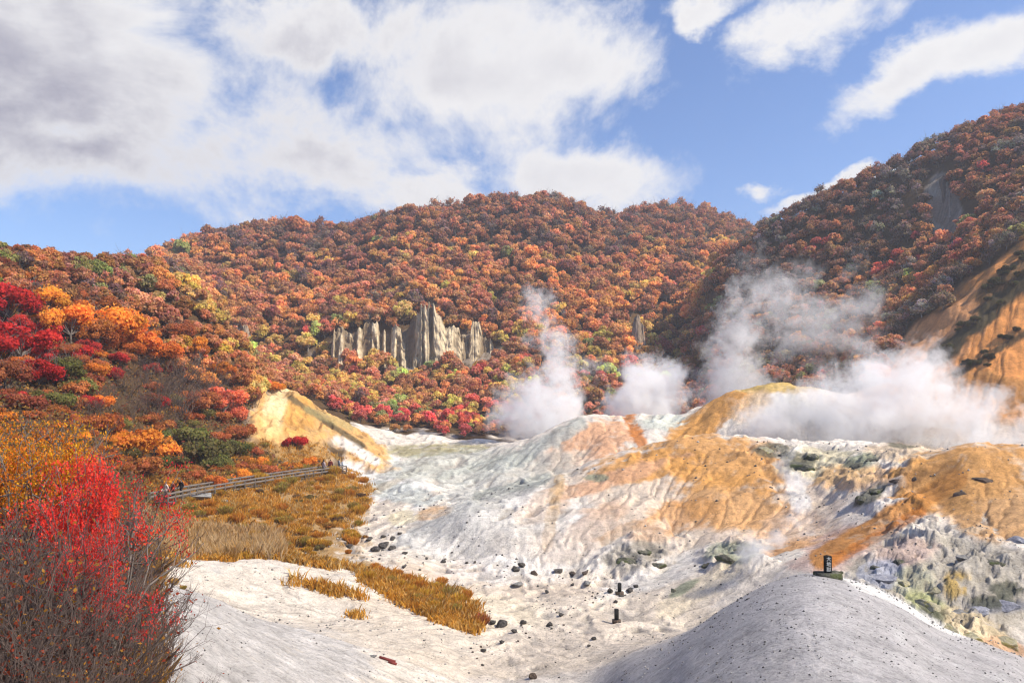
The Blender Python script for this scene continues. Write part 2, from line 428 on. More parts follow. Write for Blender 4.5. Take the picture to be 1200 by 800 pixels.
# craggy outcrop
lay(blob(1110, 690, 110, 70, 15, y0=36, y1=84, warp=.3), (.42, .375, .30), .95, .35, 41)
lay(blob(1060, 645, 40, 18, -10, y0=36, y1=84), PINK, .7, .3, 42)
lay(blob(1035, 672, 26, 18, 0, y0=36, y1=84), (.36, .37, .42), .9, .3, 43)
lay(blob(1075, 685, 26, 24, 0, y0=36, y1=84), (.52, .49, .34), .9, .3, 44)
lay(blob(1085, 715, 30, 22, 30, y0=36, y1=84), (.36, .37, .16), .8, .3, 45)
lay(blob(1120, 685, 18, 20, 20, y0=36, y1=84), (.52, .34, .08), .8, .25, 46)
lay(blob(1150, 655, 60, 18, 0, y0=36, y1=84), (.42, .38, .32), .7, .3, 47)
lay(blob(1150, 745, 60, 22, 25, y0=30, y1=62), (.66, .53, .33), .9, .3, 48)
lay(blob(1180, 760, 30, 14, 25, y0=30, y1=62), SALMON, .7, .25, 49)
lay(blob(1170, 710, 36, 8, 0, y0=36, y1=84), (.25, .25, .27), .8, .25, 50)
# mossy dark crusts
for k, (u, v, ru, rv, a, y0, y1) in enumerate([(935, 540, 22, 12, 0, 80, 135), (1008, 540, 20, 10, -10, 80, 135), (1020, 580, 26, 8, -30, 60, 110), (745, 650, 40, 16, -10, 60, 100), (860, 648, 34, 14, 0, 60, 100), (905, 528, 26, 9, 0, 90, 135), (1060, 520, 20, 6, 0, 80, 120), (700, 560, 14, 5, 0, 80, 130), (1090, 720, 22, 12, 20, 36, 70), (1160, 705, 30, 8, 0, 36, 84), (800, 690, 20, 6, -30, 55, 90), (1180, 690, 24, 10, 0, 36, 84)]):
    lay(blob(u, v, ru, rv, a, y0=y0, y1=y1), GREEN if k % 3 == 1 else DARK, .85, .35, 51 + k, 1.6)
# domes behind
lay(blob(690, 520, 60, 26, -15, y0=150, y1=205), SALMON, .95, .5, 63)
lay(blob(660, 540, 40, 14, -10, y0=150, y1=205), (.66, .55, .44), .6, .3, 64)
lay(seg(738, 490, 752, 520, 8, 150, 205), DEEP, .9, .25, 65)
lay(seg(600, 540, 680, 497, 9, 150, 205), (.36, .375, .34), .85, .3, 66)
lay(blob(790, 495, 50, 10, 0, y0=150, y1=215), (.54, .57, .49), .8, .3, 67)
lay(seg(800, 515, 865, 462, 18, 150, 200), OCHRE, 1, .25, 68)
lay(blob(905, 452, 60, 9, 0, y0=150, y1=205), (.55, .38, .13), 1, .25, 69)
lay(blob(930, 480, 50, 16, 10, y0=150, y1=205), (.45, .44, .36), .8, .3, 70)
lay(blob(880, 475, 30, 14, -30, y0=150, y1=205), (.60, .40, .22), .7, .3, 71)
# the white gully beside the boardwalk
lay(blob(445, 560, 60, 26, 10, y0=115, y1=215), (.70, .68, .65), .9, .3, 73)
lay(blob(470, 577, 50, 12, 10, y0=105, y1=200), (.42, .445, .41), .75, .3, 74)
lay(blob(560, 552, 60, 12, -15, y0=120, y1=215), (.45, .47, .42), .6, .35, 75)
lay(blob(440, 548, 30, 14, -20, y0=150, y1=215), WHITE, .9, .2, 76)
lay(seg(440, 575, 500, 545, 5, 115, 215), (.40, .33, .22), .6, .2, 77)
lay(blob(507, 601, 22, 8, -15, y0=95, y1=150), (.62, .40, .22), .9, .2, 78)
lay(blob(470, 606, 20, 9, 0, y0=95, y1=150), CREAM, .8, .2, 79)
lay(blob(520, 528, 80, 9, 0, y0=180, y1=240), (.30, .27, .13), .85, .9, 80, 5)
lay(blob(520, 545, 90, 16, -8, y0=120, y1=230), (.40, .415, .36), .75, .9, 93, 2.2)
lay(blob(600, 560, 90, 26, -20, y0=100, y1=190), (.36, .37, .33), .6, .9, 94, 1.8)
lay(blob(560, 620, 110, 34, -15, y0=80, y1=130), (.56, .53, .47), .55, .9, 95, 2.0)
lay(blob(700, 640, 120, 34, 0, y0=70, y1=125), (.58, .51, .43), .5, .9, 96, 2.0)
# bare cream cliff at the end of the wooded spur
lay(cliff_m, (.60, .36, .14), 1)
lay(cliff_m * sstep(.1, .5, n3 + .2 * streak), (.56, .30, .10), .8)
lay(cliff_m * sstep(.25, .6, n2 - .15 * streak), (.34, .19, .08), .6)
lay(blob(322, 482, 14, 34, 12, y0=150, y1=212), (.76, .58, .32), .9, .35, 81)
lay(blob(352, 486, 20, 26, 30, y0=150, y1=212), (.58, .30, .08), .85, .3, 82)
lay(blob(310, 505, 20, 20, 0, y0=150, y1=212), (.60, .36, .13), .7, .3, 83)
lay(seg(340, 466, 425, 522, 3.5, 150, 212, .2), (.10, .08, .045), .9)
lay(seg(395, 515, 440, 540, 6, 150, 212, .3), WHITE, .8)
lay(seg(360, 480, 410, 500, 5, 150, 212, .3), (.33, .27, .12), .7)
# red-brown bare slope
lay(seg(1000, 470, 1210, 505, 30, 125, 165), (.42, .30, .20), .9, .3, 92, 5)
lay(red, (.70, .29, .085), 1)
lay(red * blob(1100, 385, 60, 40, -35, y0=140), (.62, .30, .13), .9, .3, 84, 8)
lay(red * blob(1150, 470, 80, 36, 0, y0=130), (.40, .20, .065), .7, .35, 85, 8)
lay(red * seg(1098, 420, 1210, 318, 12, 140), (.045, .045, .025), .95, .25, 86, 6)
lay(red * seg(1120, 438, 1210, 385, 5, 140), (.05, .045, .025), .9, .25, 87, 6)
lay(red * seg(1150, 350, 1210, 295, 9, 140), (.06, .055, .03), .8, .25, 88, 6)
_f = 1 + bare * np.clip(streak * .08 + streak2 * .055, -.34, .24)
CC = CC * _f[..., None]
lay(crag_far, (.215, .16, .115), .95)
lay(crag_far * sstep(.0, .5, perlin(XX / 2.2, YY / 40)), (.42, .36, .27), .8)
# grassy knoll under the boardwalk
grassm = np.maximum.reduce([blob(300, 615, 125, 55, 12, y0=68, y1=175, warp=.25), blob(400, 590, 34, 40, 30, y0=80, y1=165), blob(275, 548, 130, 28, -8, y0=110, y1=178), blob(335, 572, 75, 24, -8, y0=115, y1=168), blob(487, 697, 82, 17, 26, y0=55, y1=80, warp=.2) * 1.25])
lay(grassm, (.36, .22, .085), .95, .22, 89, 2.0)
# drainage lines: darker along the small rills, darkest in the larger ones
big = sstep(0.62, 1.05, flow); mid_ = sstep(0.38, 0.6, flow) * (1 - big)
mask_b = bare * (1 - mound)
CC = CC + (CC * 0.62 - CC) * (mid_ * mask_b * 0.75)[..., None]
CC = CC + (CC * 0.45 - CC) * (big * mask_b * sstep(-.2, .3, n3) * 0.75)[..., None]
# grey mound of the foreground
lay(mound * sstep(-1, 1, 8 + 0 * UU), (.46, .44, .435), .95)
lay(mound * sstep(.1, .5, n1 + .25 * streak), (.37, .36, .36), .5)
lay(mound * sstep(.1, .5, -n1 + .25 * streak2 - .1), (.54, .53, .515), .6)
lay(blob(1060, 712, 80, 9, 27, y0=30, y1=40), (.74, .72, .68), .9, .2, 90)
# soil under woods
soil = c3(.10, .062, .03) * (1 + 0.4 * n1[..., None])
CC = CC + (soil - CC) * veg[..., None]
CC = np.clip(CC, 0.01, 0.85)

def mesh_obj(name, verts, faces, m, parent=None, smooth=False, cols=None, link=True):
    """one mesh object from arrays; faces is an (n, k) array or a list of lists"""
    me = bpy.data.meshes.new(name)
    verts = np.asarray(verts, np.float32).reshape(-1, 3)
    if isinstance(faces, np.ndarray):
        nf, k = faces.shape
        me.vertices.add(len(verts)); me.vertices.foreach_set('co', verts.ravel())
        me.loops.add(nf * k); me.loops.foreach_set('vertex_index', faces.astype(np.int32).ravel())
        me.polygons.add(nf)
        me.polygons.foreach_set('loop_start', np.arange(0, nf * k, k, dtype=np.int32))
        me.polygons.foreach_set('loop_total', np.full(nf, k, np.int32))
        me.update(calc_edges=True)
    else:
        me.from_pydata(verts.tolist(), [], faces)
    if smooth:
        me.polygons.foreach_set('use_smooth', np.ones(len(me.polygons), bool))
    if cols is not None:
        a = me.color_attributes.new('tint', 'FLOAT_COLOR', 'POINT')
        c = np.ones((len(verts), 4), np.float32); c[:, :3] = cols
        a.data.foreach_set('color', c.ravel())
    for x in (m if isinstance(m, (list, tuple)) else [m]):
        if x: me.materials.append(x)
    o = bpy.data.objects.new(name, me)
    if link: COL.objects.link(o)
    if parent: o.parent = parent
    return o
def tag(o, label=None, cat=None, group=None, kind=None):
    if label: o['label'] = label
    if cat: o['category'] = cat
    if group: o['group'] = group
    if kind: o['kind'] = kind
    return o
def empty(name, loc=(0, 0, 0), rz=0, s=1.0):
    o = bpy.data.objects.new(name, None); COL.objects.link(o)
    o.location = loc; o.rotation_euler = (0, 0, rz); o.scale = (s, s, s)
    o.empty_display_size = 0.2
    return o

# ground material
m_ground, t, out = mat('mineral_ground')
geo = t.n('ShaderNodeTexCoord'); ca = t.n('ShaderNodeAttribute', attribute_name='tint')
pos = geo.outputs['Object']
f1 = t.noise(pos, 0.9, 8, 0.68); f2 = t.noise(pos, 6.0, 6, 0.7); f3 = t.noise(pos, 28.0, 4, 0.7)
c = t.mix(1.0, ca.outputs['Color'], t.ramp(f1, [(.25, .6), (.5, 1.0), (.75, 1.22)]), 'MULTIPLY')
c = t.mix(1.0, c, t.ramp(f2, [(.28, .55), (.5, 1.0), (.75, 1.2)]), 'MULTIPLY')
# scattered dark grit and small stones
vor = t.n('ShaderNodeTexVoronoi', i_Scale=2.4); t.l(pos, vor.inputs['Vector'])
g1 = t.mr(vor.outputs['Distance'], .05, .14, 1, 0)
patch = t.mr(t.noise(pos, .22, 3, .6), .5, .62, 0, 1)
c = t.mix(t.math('MULTIPLY', t.math('MULTIPLY', g1, patch), .75), c, (.07, .065, .06, 1))
vor2 = t.n('ShaderNodeTexVoronoi', i_Scale=7.0); t.l(pos, vor2.inputs['Vector'])
g2 = t.mr(vor2.outputs['Distance'], .06, .2, 1, 0)
c = t.mix(t.math('MULTIPLY', t.math('MULTIPLY', g2, t.mr(t.noise(pos, .5, 3, .6), .48, .6, 0, 1)), .5), c, (.10, .09, .085, 1))
b1 = t.n('ShaderNodeBump', i_Strength=0.6, i_Distance=0.3); t.l(f1, b1.inputs['Height'])
b2 = t.n('ShaderNodeBump', i_Strength=0.7, i_Distance=0.09); t.l(f2, b2.inputs['Height']); t.l(b1.outputs[0], b2.inputs['Normal'])
b3 = t.n('ShaderNodeBump', i_Strength=0.6, i_Distance=0.02); t.l(f3, b3.inputs['Height']); t.l(b2.outputs[0], b3.inputs['Normal'])
bs = t.n('ShaderNodeBsdfPrincipled'); bs.inputs['Roughness'].default_value = .95; bs.inputs['Specular IOR Level'].default_value = .1
t.l(c, bs.inputs['Base Color']); t.l(b3.outputs[0], bs.inputs['Normal']); t.l(bs.outputs[0], out.inputs[0])

ii = np.arange(nu * ny).reshape(nu, ny)
gf = np.stack([ii[:-1, :-1].ravel(), ii[1:, :-1].ravel(), ii[1:, 1:].ravel(), ii[:-1, 1:].ravel()], 1)
terrain = mesh_obj('terrain', np.stack([XX.ravel(), YY.ravel(), ZZ.ravel()], 1), gf, m_ground, smooth=True, cols=CC.reshape(-1, 3))
tag(terrain, kind='structure')

# ------------------------------------------------------------------ sky: Nishita air with a broken cloud deck far overhead
W = bpy.data.worlds.new('World'); SC.world = W; W.use_nodes = True
W.node_tree.nodes.clear()
t = NT(W.node_tree)
wo = t.n('ShaderNodeOutputWorld'); bg = t.n('ShaderNodeBackground')
sky = t.n('ShaderNodeTexSky'); sky.sky_type = 'NISHITA'; sky.sun_disc = False
sky.sun_elevation = R(SUN_EL); sky.sun_rotation = R(SUN_AZ)
sky.altitude = 300; sky.air_density = 1.0; sky.dust_density = 0.6; sky.ozone_density = 1.6
tc = t.n('ShaderNodeTexCoord')
d = t.vmath('NORMALIZE', tc.outputs['Generated'])
sx = t.n('ShaderNodeSeparateXYZ'); t.l(d, sx.inputs[0])
az = t.math('ARCTAN2', sx.outputs[0], sx.outputs[1])         # bearing of the sky direction
el = t.math('ARCSINE', sx.outputs[2])
cv = t.n('ShaderNodeCombineXYZ'); t.l(az, cv.inputs[0]); t.l(t.math('MULTIPLY', el, 1.35), cv.inputs[1])
nb = t.noise(cv.outputs[0], 3.1, 11, .64, dist=.35)
wv = t.n('ShaderNodeVectorMath', operation='SUBTRACT'); t.l(t.noise(cv.outputs[0], 5.0, 6, .6, out='Color'), wv.inputs[0]); wv.inputs[1].default_value = (.5, .5, .5)
cw = t.vmath('ADD', cv.outputs[0], t.vmath('SCALE', wv.outputs[0], .22))
def azel(u, v):
    x, z = (u - 600) / F, (450 - v) / F
    return math.atan2(x, 1), math.asin(z / math.sqrt(1 + x * x + z * z)) * 1.35
def cloud(u, v, ru, rv, rot=0.0):
    """a soft elliptical bank of cloud round a sky direction"""
    a, e = azel(u, v)
    q = t.vmath('SUBTRACT', cw, (a, e, 0))
    vr = t.n('ShaderNodeVectorRotate', rotation_type='Z_AXIS'); t.l(q, vr.inputs['Vector']); vr.inputs['Angle'].default_value = R(rot)
    s = math.cos(a) * math.cos(e / 1.35)
    q = t.vmath('MULTIPLY', vr.outputs[0], (F / ru / (s + .25), F / rv / (s + .45), 0))
    return t.math('SUBTRACT', 1.0, t.vmath('LENGTH', q, out=1))
banks = [(110, 70, 330, 140, 0), (330, 160, 210, 95, 0), (560, 80, 200, 105, -10), (110, 170, 160, 70, 0), (360, 30, 200, 70, 0), (680, 60, 130, 70, 0),
         (505, 232, 105, 40, 0), (690, 205, 125, 52, 0), (920, 50, 105, 48, -20), (1050, 98, 120, 34, -25), (1170, 60, 70, 40, -20), (895, 208, 40, 16, 0), (830, 0, 60, 22, 0), (1000, 215, 80, 14, -10)]
h = None
for b in banks:
    x = cloud(*b)
    h = x if h is None else t.math('SMOOTH_MAX', h, x, .12)
h = t.math('MAXIMUM', h, -0.9)
dens = t.math('ADD', h, t.math('MULTIPLY', t.math('SUBTRACT', nb, .5), 3.1))
# elsewhere in the sky: some scattered cloud from the noise alone
mask = t.mr(dens, 0.0, .66, 0, 1)
thick = t.mr(dens, .25, 1.25, 0, 1)
n_big = t.noise(cw, 2.2, 5, .55)
greyf = t.math('MULTIPLY', thick, t.mr(n_big, .30, .55, .2, 1.0))
# the west side of the deck (away from the sun) is thicker and greyer
side = t.mr(az, -.6, .15, 1, 0)
greyf = t.math('MULTIPLY', greyf, t.math('ADD', .25, t.math('MULTIPLY', side, .75)))
ccol = t.mix(greyf, (7.4, 7.3, 7.3, 1), (2.9, 2.8, 3.5, 1))
air = t.mix(1.0, sky.outputs[0], (1.05, 1.16, 1.42, 1), 'MULTIPLY')
t.l(t.mix(mask, air, ccol), bg.inputs[0])
bg.inputs['Strength'].default_value = 0.10
t.l(bg.outputs[0], wo.inputs[0])
# ------------------------------------------------------------------ leaves and bark
def leaf_material(name, gloss=0.0):
    m, t, out = mat(name)
    oi = t.n('ShaderNodeObjectInfo'); ca = t.n('ShaderNodeAttribute', attribute_name='tint')
    c = t.mix(1.0, oi.outputs['Color'], ca.outputs['Color'], 'MULTIPLY')
    df = t.n('ShaderNodeBsdfDiffuse'); tr = t.n('ShaderNodeBsdfTranslucent')
    mx = t.n('ShaderNodeMixShader', i_0=0.48)
    t.l(c, df.inputs[0]); t.l(c, tr.inputs[0]); t.l(df.outputs[0], mx.inputs[1]); t.l(tr.outputs[0], mx.inputs[2])
    t.l(mx.outputs[0], out.inputs[0])
    return m
m_leaf = leaf_material('autumn_leaf')
m_bark = simple_mat('grey_bark', (.17, .145, .125), .95, 14, .35)
m_pale = simple_mat('pale_bark', (.34, .31, .28), .95, 14, .3)
m_twig = simple_mat('twig_bark', (.125, .09, .075), .95, 20, .3)

def quads(cen, nrm, size, r, aspect=1.0, spin=None):
    """one small leaf-sized quad per centre, lying square to its normal"""
    n = len(cen)
    nrm = nrm / (np.linalg.norm(nrm, axis=1, keepdims=True) + 1e-9)
    a = r.normal(size=(n, 3)) if spin is None else spin
    tx = a - nrm * (a * nrm).sum(1, keepdims=True); tx /= np.linalg.norm(tx, axis=1, keepdims=True) + 1e-9
    ty = np.cross(nrm, tx)
    s = np.asarray(size).reshape(-1, 1) * np.ones((n, 1))
    k = r.uniform(.75, 1.25, (n, 1))
    tx = tx * s * k * aspect * .5; ty = ty * s / k * .5
    j = lambda: 1 + r.uniform(-.3, .3, (n, 1))
    v = np.stack([cen - tx * j() - ty * .35, cen + ty * j() - tx * .3, cen + tx * j() + ty * .35, cen - ty * j() + tx * .3], 1)
    return v.reshape(-1, 3), np.arange(4 * n).reshape(n, 4)

def crown(seed, nf, leaf, lumps=11, flat=.8, tall=1.0, shell=.55, droop=0.0):
    """leaf faces of a crown of unit radius, base at z = 0: uneven lobes of foliage with gaps between them; returns verts, faces, tints, lobe centres"""
    r = np.random.default_rng(seed)
    a = r.uniform(0, 2 * np.pi, lumps); ct = r.uniform(-.35, 1, lumps)
    st = np.sqrt(1 - ct ** 2); rad = r.uniform(.45, .8, lumps)
    lc = np.stack([np.cos(a) * st * rad, np.sin(a) * st * rad, (ct * rad * flat + .75) * tall], 1)
    lr = r.uniform(.14, .44, lumps) * (13 / max(lumps, 13)) ** .28
    w = lr ** 2; w /= w.sum()
    k = r.choice(lumps, nf, p=w)
    d = r.normal(size=(nf, 3)); d /= np.linalg.norm(d, axis=1, keepdims=True)
    d[:, 2] = np.where(r.random(nf) < .6, np.abs(d[:, 2]), d[:, 2])
    rr = shell + (1.08 - shell) * r.random(nf) ** .6 + np.where(r.random(nf) < .12, r.random(nf) * .5, 0)
    p = lc[k] + d * (lr[k] * rr)[:, None] * np.array([1, 1, .82])
    p[:, 2] -= droop * (p[:, 0] ** 2 + p[:, 1] ** 2)
    nn = d + r.normal(size=(nf, 3)) * .55
    v, f = quads(p, nn, leaf * r.uniform(.7, 1.3, nf), r)
    lt = r.uniform(.8, 1.2, lumps); hue = r.uniform(-.14, .16, lumps)
    b = lt[k] * r.uniform(.82, 1.18, nf)
    tint = np.stack([b, b * (1 + hue[k] + r.uniform(-.12, .12, nf)), b * r.uniform(.7, 1.3, nf)], 1)
    return v, f, np.repeat(tint, 4, 0), lc

def tubes(segs, sides=4):
    """tapered prisms for (p0, p1, r0, r1) segments, as one set of arrays"""
    S = np.array([list(a) + list(b) + [c, d] for a, b, c, d in segs], float)
    p0, p1, r0, r1 = S[:, :3], S[:, 3:6], S[:, 6], S[:, 7]
    d = p1 - p0; d /= np.linalg.norm(d, axis=1, keepdims=True) + 1e-9
    h = np.where(np.abs(d[:, 2:3]) < .9, np.array([[0, 0, 1.]]), np.array([[1., 0, 0]]))
    x = np.cross(d, h); x /= np.linalg.norm(x, axis=1, keepdims=True) + 1e-9
    y = np.cross(d, x)
    n = len(S); V_ = np.zeros((n, 2 * sides, 3))
    for k in range(sides):
        ca, sa = math.cos(2 * math.pi * k / sides), math.sin(2 * math.pi * k / sides)
        o = x * ca + y * sa
        V_[:, k] = p0 + o * r0[:, None]; V_[:, sides + k] = p1 + o * r1[:, None]
    f = []
    for k in range(sides):
        f.append([k, (k + 1) % sides, sides + (k + 1) % sides, sides + k])
    f = np.array(f)[None] + (np.arange(n) * 2 * sides)[:, None, None]
    return V_.reshape(-1, 3), f.reshape(-1, 4)

def trunk_segs(lc, r, h0=.75, thick=.045):
    """a trunk that forks into limbs reaching for the lobes of the crown"""
    segs = []; fork = np.array([r.uniform(-.08, .08), r.uniform(-.08, .08), h0 * .45])
    segs.append((np.array([0, 0, -.35]), fork, thick * 1.3, thick))
    for c in lc:
        mid = fork * .45 + c * .55 + r.normal(size=3) * .06
        segs.append((fork, mid, thick * .55, thick * .35)); segs.append((mid, c, thick * .35, thick * .14))
        for _ in range(2):
            e = c + r.normal(size=3) * .25; e[2] += .1
            segs.append((mid, e, thick * .22, thick * .06))
    return segs

# crown and trunk shapes, shared by the trees that show largest
CR, TRK = [], []
for k in range(9):
    bare_k = k >= 7                       # two of the shapes have lost most of their leaves
    v, f, tn, lc = crown(100 + k, 1100 if bare_k else 2900, .15 if bare_k else .135, lumps=20 + 3 * (k % 4), flat=.75 + .1 * (k % 3), tall=1.0 + .12 * (k % 2), shell=.3 if bare_k else .5)
    me = mesh_obj('crown', v, f, m_leaf, cols=tn, link=False).data
    r = np.random.default_rng(300 + k)
    sg = trunk_segs(lc, r)
    if bare_k:
        for c in lc:
            for _ in range(9):
                e = c + r.normal(size=3) * .3; e[2] += .15
                sg.append((c, e, .012, .004))
    v2, f2 = tubes(sg, 5)
    me2 = mesh_obj('trunk', v2, f2, m_pale if k % 3 == 0 else m_bark, link=False).data
    CR.append(me); TRK.append(me2)
# lighter shapes for the wood that closes the view
LITE = []
for k in range(7):
    v, f, tn, lc = crown(500 + k, 760, .205, lumps=20 + 3 * (k % 3), flat=.8, tall=1.0 + .1 * (k % 3), shell=.5)
    r = np.random.default_rng(700 + k)
    v2, f2 = tubes(trunk_segs(lc, r, thick=.035), 3)
    LITE.append((v, f, tn, v2, f2))
for k in range(2):                        # leafless ones: a haze of upright twigs
    v, f, tn, lc = crown(600 + k, 300, .16, lumps=11, shell=.2, tall=1.25)
    r = np.random.default_rng(720 + k)
    sg = trunk_segs(lc, r, thick=.045)
    for c in lc:
        for _ in range(7):
            e = c + r.normal(size=3) * .28; e[2] += .22
            sg.append((c, e, .016, .006))
    v2, f2 = tubes(sg, 3)
    LITE.append((v, f, tn, v2, f2))

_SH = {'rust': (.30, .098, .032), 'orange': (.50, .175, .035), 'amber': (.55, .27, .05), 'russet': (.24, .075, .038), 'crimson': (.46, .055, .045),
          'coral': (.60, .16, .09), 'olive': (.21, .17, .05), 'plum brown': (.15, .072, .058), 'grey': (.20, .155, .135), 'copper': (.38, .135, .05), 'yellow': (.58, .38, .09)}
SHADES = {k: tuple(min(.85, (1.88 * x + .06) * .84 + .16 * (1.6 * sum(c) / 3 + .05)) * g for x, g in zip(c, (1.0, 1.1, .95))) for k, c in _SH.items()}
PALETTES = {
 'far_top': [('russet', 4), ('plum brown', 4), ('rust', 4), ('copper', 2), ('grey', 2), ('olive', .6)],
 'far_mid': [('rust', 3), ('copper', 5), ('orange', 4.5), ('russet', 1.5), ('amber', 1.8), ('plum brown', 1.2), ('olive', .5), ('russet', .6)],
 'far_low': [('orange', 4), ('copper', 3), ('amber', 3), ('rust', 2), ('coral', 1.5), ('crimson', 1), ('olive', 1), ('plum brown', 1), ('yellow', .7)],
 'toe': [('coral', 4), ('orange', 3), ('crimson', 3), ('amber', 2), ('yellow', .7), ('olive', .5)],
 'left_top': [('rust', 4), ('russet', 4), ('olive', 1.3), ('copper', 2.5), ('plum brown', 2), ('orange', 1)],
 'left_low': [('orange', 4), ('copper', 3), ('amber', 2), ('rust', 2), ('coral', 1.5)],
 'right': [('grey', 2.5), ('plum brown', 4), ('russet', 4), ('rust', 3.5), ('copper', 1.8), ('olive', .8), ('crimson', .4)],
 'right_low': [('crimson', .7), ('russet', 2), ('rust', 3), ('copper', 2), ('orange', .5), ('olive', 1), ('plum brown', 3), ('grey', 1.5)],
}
def pick(pal, n):
    """a shade of the palette for a smooth number n in 0..1, so that neighbours tend to match"""
    tot = sum(w for _, w in pal); x = n * tot
    for s, w in pal:
        x -= w
        if x <= 0: return s
    return pal[-1][0]

cand = []
def scatter(ulo, uhi, ylo, yhi, step, fn):
    """a jittered plan grid over a sector of the valley"""
    xs0, xs1 = (ulo - 600) / F * yhi, (uhi - 600) / F * yhi
    xs0 = min(xs0, (ulo - 600) / F * ylo); xs1 = max(xs1, (uhi - 600) / F * ylo)
    gx, gy = np.meshgrid(np.arange(xs0, xs1, step), np.arange(ylo, yhi, step * .92))
    gx = gx + (np.arange(gx.shape[0]) % 2)[:, None] * step * .5
    x = (gx + rng.uniform(-.42, .42, gx.shape) * step).ravel(); y = (gy + rng.uniform(-.42, .42, gy.shape) * step).ravel()
    u = 600 + x / y * F
    k = (u > ulo) & (u < uhi)
    x, y, u = x[k], y[k], u[k]
    z = ground(x, y); q = bil(Q, x, y); vg = bil(veg, x, y)
    cl = fbm(x / 34, y / 34, 3) * .8 + np.clip(rng.normal(size=len(x)) * .17, -.5, .5)
    cl2 = np.clip(.5 + 1.0 * cl, 0, .999)
    for a in zip(x, y, z, u, q, vg, cl2):
        fn(*a)
def put(x, y, z, u, h, r, pal, n):
    v0 = 450 - z / y * F; vt = 450 - (z + h) / y * F
    if not (-40 < u < 1240 and vt < 640 and v0 > -30): return
    i = int(np.clip(np.interp(u, U, np.arange(nu)), 0, nu - 1)); j = int(np.interp(math.log(y), LY, np.arange(ny))) - 1
    if vt > RUNMIN[i, max(j - 2, 0)] - 1.5: return
    cand.append(dict(x=x, y=y, z=z, u=u, v=.4 * v0 + .6 * vt, r=r, h=h, shade=pick(PALETTES[pal], n), pal=pal, px=r / y))
def far_fn(x, y, z, u, q, vg, n):
    if vg < .7: return
    v = 450 - z / y * F
    if u > 800 and q < 12.05: return
    if q < 9.9: return
    if 11.02 < q < 11.95 and 385 < u < 578 and rng.random() < .48: return      # the pinnacles
    r = rng.uniform(3.3, 5.6)
    pal = 'far_top' if v < 296 + 12 * math.sin(x / 30) else 'far_mid' if v < 395 else 'far_low'
    r *= np.exp(rng.normal() * .16)
    if y < 262: r = rng.uniform(1.7, 3.3); pal = 'toe' if v > 465 else 'far_low'
    elif y < 315: r = rng.uniform(2.6, 4.0)
    if q > 13.2 and v < 300 and rng.random() < .5: n = rng.random() * .3 + .5
    put(x, y, z, u, r * 1.7, r, pal, n)
scatter(180, 900, 226, 312, 4.7, far_fn)
scatter(180, 910, 312, 575, 6.1, far_fn)
def left_fn(x, y, z, u, q, vg, n):
    if vg < .7 or q > 9.6 or u > 330: return
    if y < 148 + .1 * u: return
    v = 450 - z / y * F
    r = rng.uniform(2.3, 3.6)
    edge = u - np.interp(v, [320, 364, 424, 470], [225, 240, 290, 320])
    pal = 'left_low' if edge > -70 + 20 * math.sin(y / 5) and v > 335 or v > 400 else 'left_top'
    put(x, y, z, u, r * 1.75, r, pal, n)
scatter(-40, 335, 140, 222, 4.3, left_fn)
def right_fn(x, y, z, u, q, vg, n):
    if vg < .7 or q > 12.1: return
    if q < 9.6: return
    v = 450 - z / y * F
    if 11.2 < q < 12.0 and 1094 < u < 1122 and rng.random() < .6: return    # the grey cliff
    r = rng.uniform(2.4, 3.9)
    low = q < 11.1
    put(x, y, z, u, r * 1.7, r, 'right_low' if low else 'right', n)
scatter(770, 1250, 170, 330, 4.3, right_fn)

cand.sort(key=lambda c: -c['px'])
N_IND = 262
# where a tree stands, told by what it stands beside
MARKS = [(455, 345, 'above the tall pale rock pinnacles'), (480, 455, 'just below the tall pale rock pinnacles'), (545, 345, 'on the bright spur above the end of the pinnacles'), (285, 370, 'beside the small grey crag in the shaded gully'),
         (365, 470, 'along the crest behind the bare cream cliff'), (430, 480, 'beyond the lower end of the cream cliff'), (520, 490, 'at the wood edge where the white gully ends'), (575, 500, 'at the wood edge beside the foot of the first steam plume'),
         (640, 410, 'behind the rising first steam plume'), (690, 470, 'between the first and the second steam plume'), (760, 400, 'above the compact second steam plume'), (745, 370, 'around the lone rock spire of the middle slope'),
         (820, 470, 'between the second steam plume and the ochre dome'), (60, 295, 'on the nearest wooded ridge where it leaves the frame'), (150, 300, 'on the skyline of the nearest wooded ridge'), (210, 330, 'on the nose of the nearest wooded ridge'),
         (60, 340, 'on the slope above the big orange and red trees'), (250, 410, 'on the descending spur above the grey brushwood'), (180, 370, 'in the middle of the nearest wooded slope'), (290, 435, 'at the low tip of the nearest wooded spur'),
         (1150, 320, 'just above the bare red-brown slope'), (1060, 370, 'beside the steaming edge of the red-brown slope'), (950, 330, 'on the shaded slope over the largest steam cloud'), (1100, 240, 'around the grey cliff of the shaded hill'),
         (880, 400, 'behind the drifting steam at the foot of the shaded hill'), (1180, 200, 'near the top of the shaded hill'), (990, 410, 'in the dark wood behind the largest steam cloud'), (900, 300, 'on the rising shoulder of the shaded hill')]
SHAPE = {0: 'round', 1: 'tall', 2: 'broad', 3: 'uneven'}
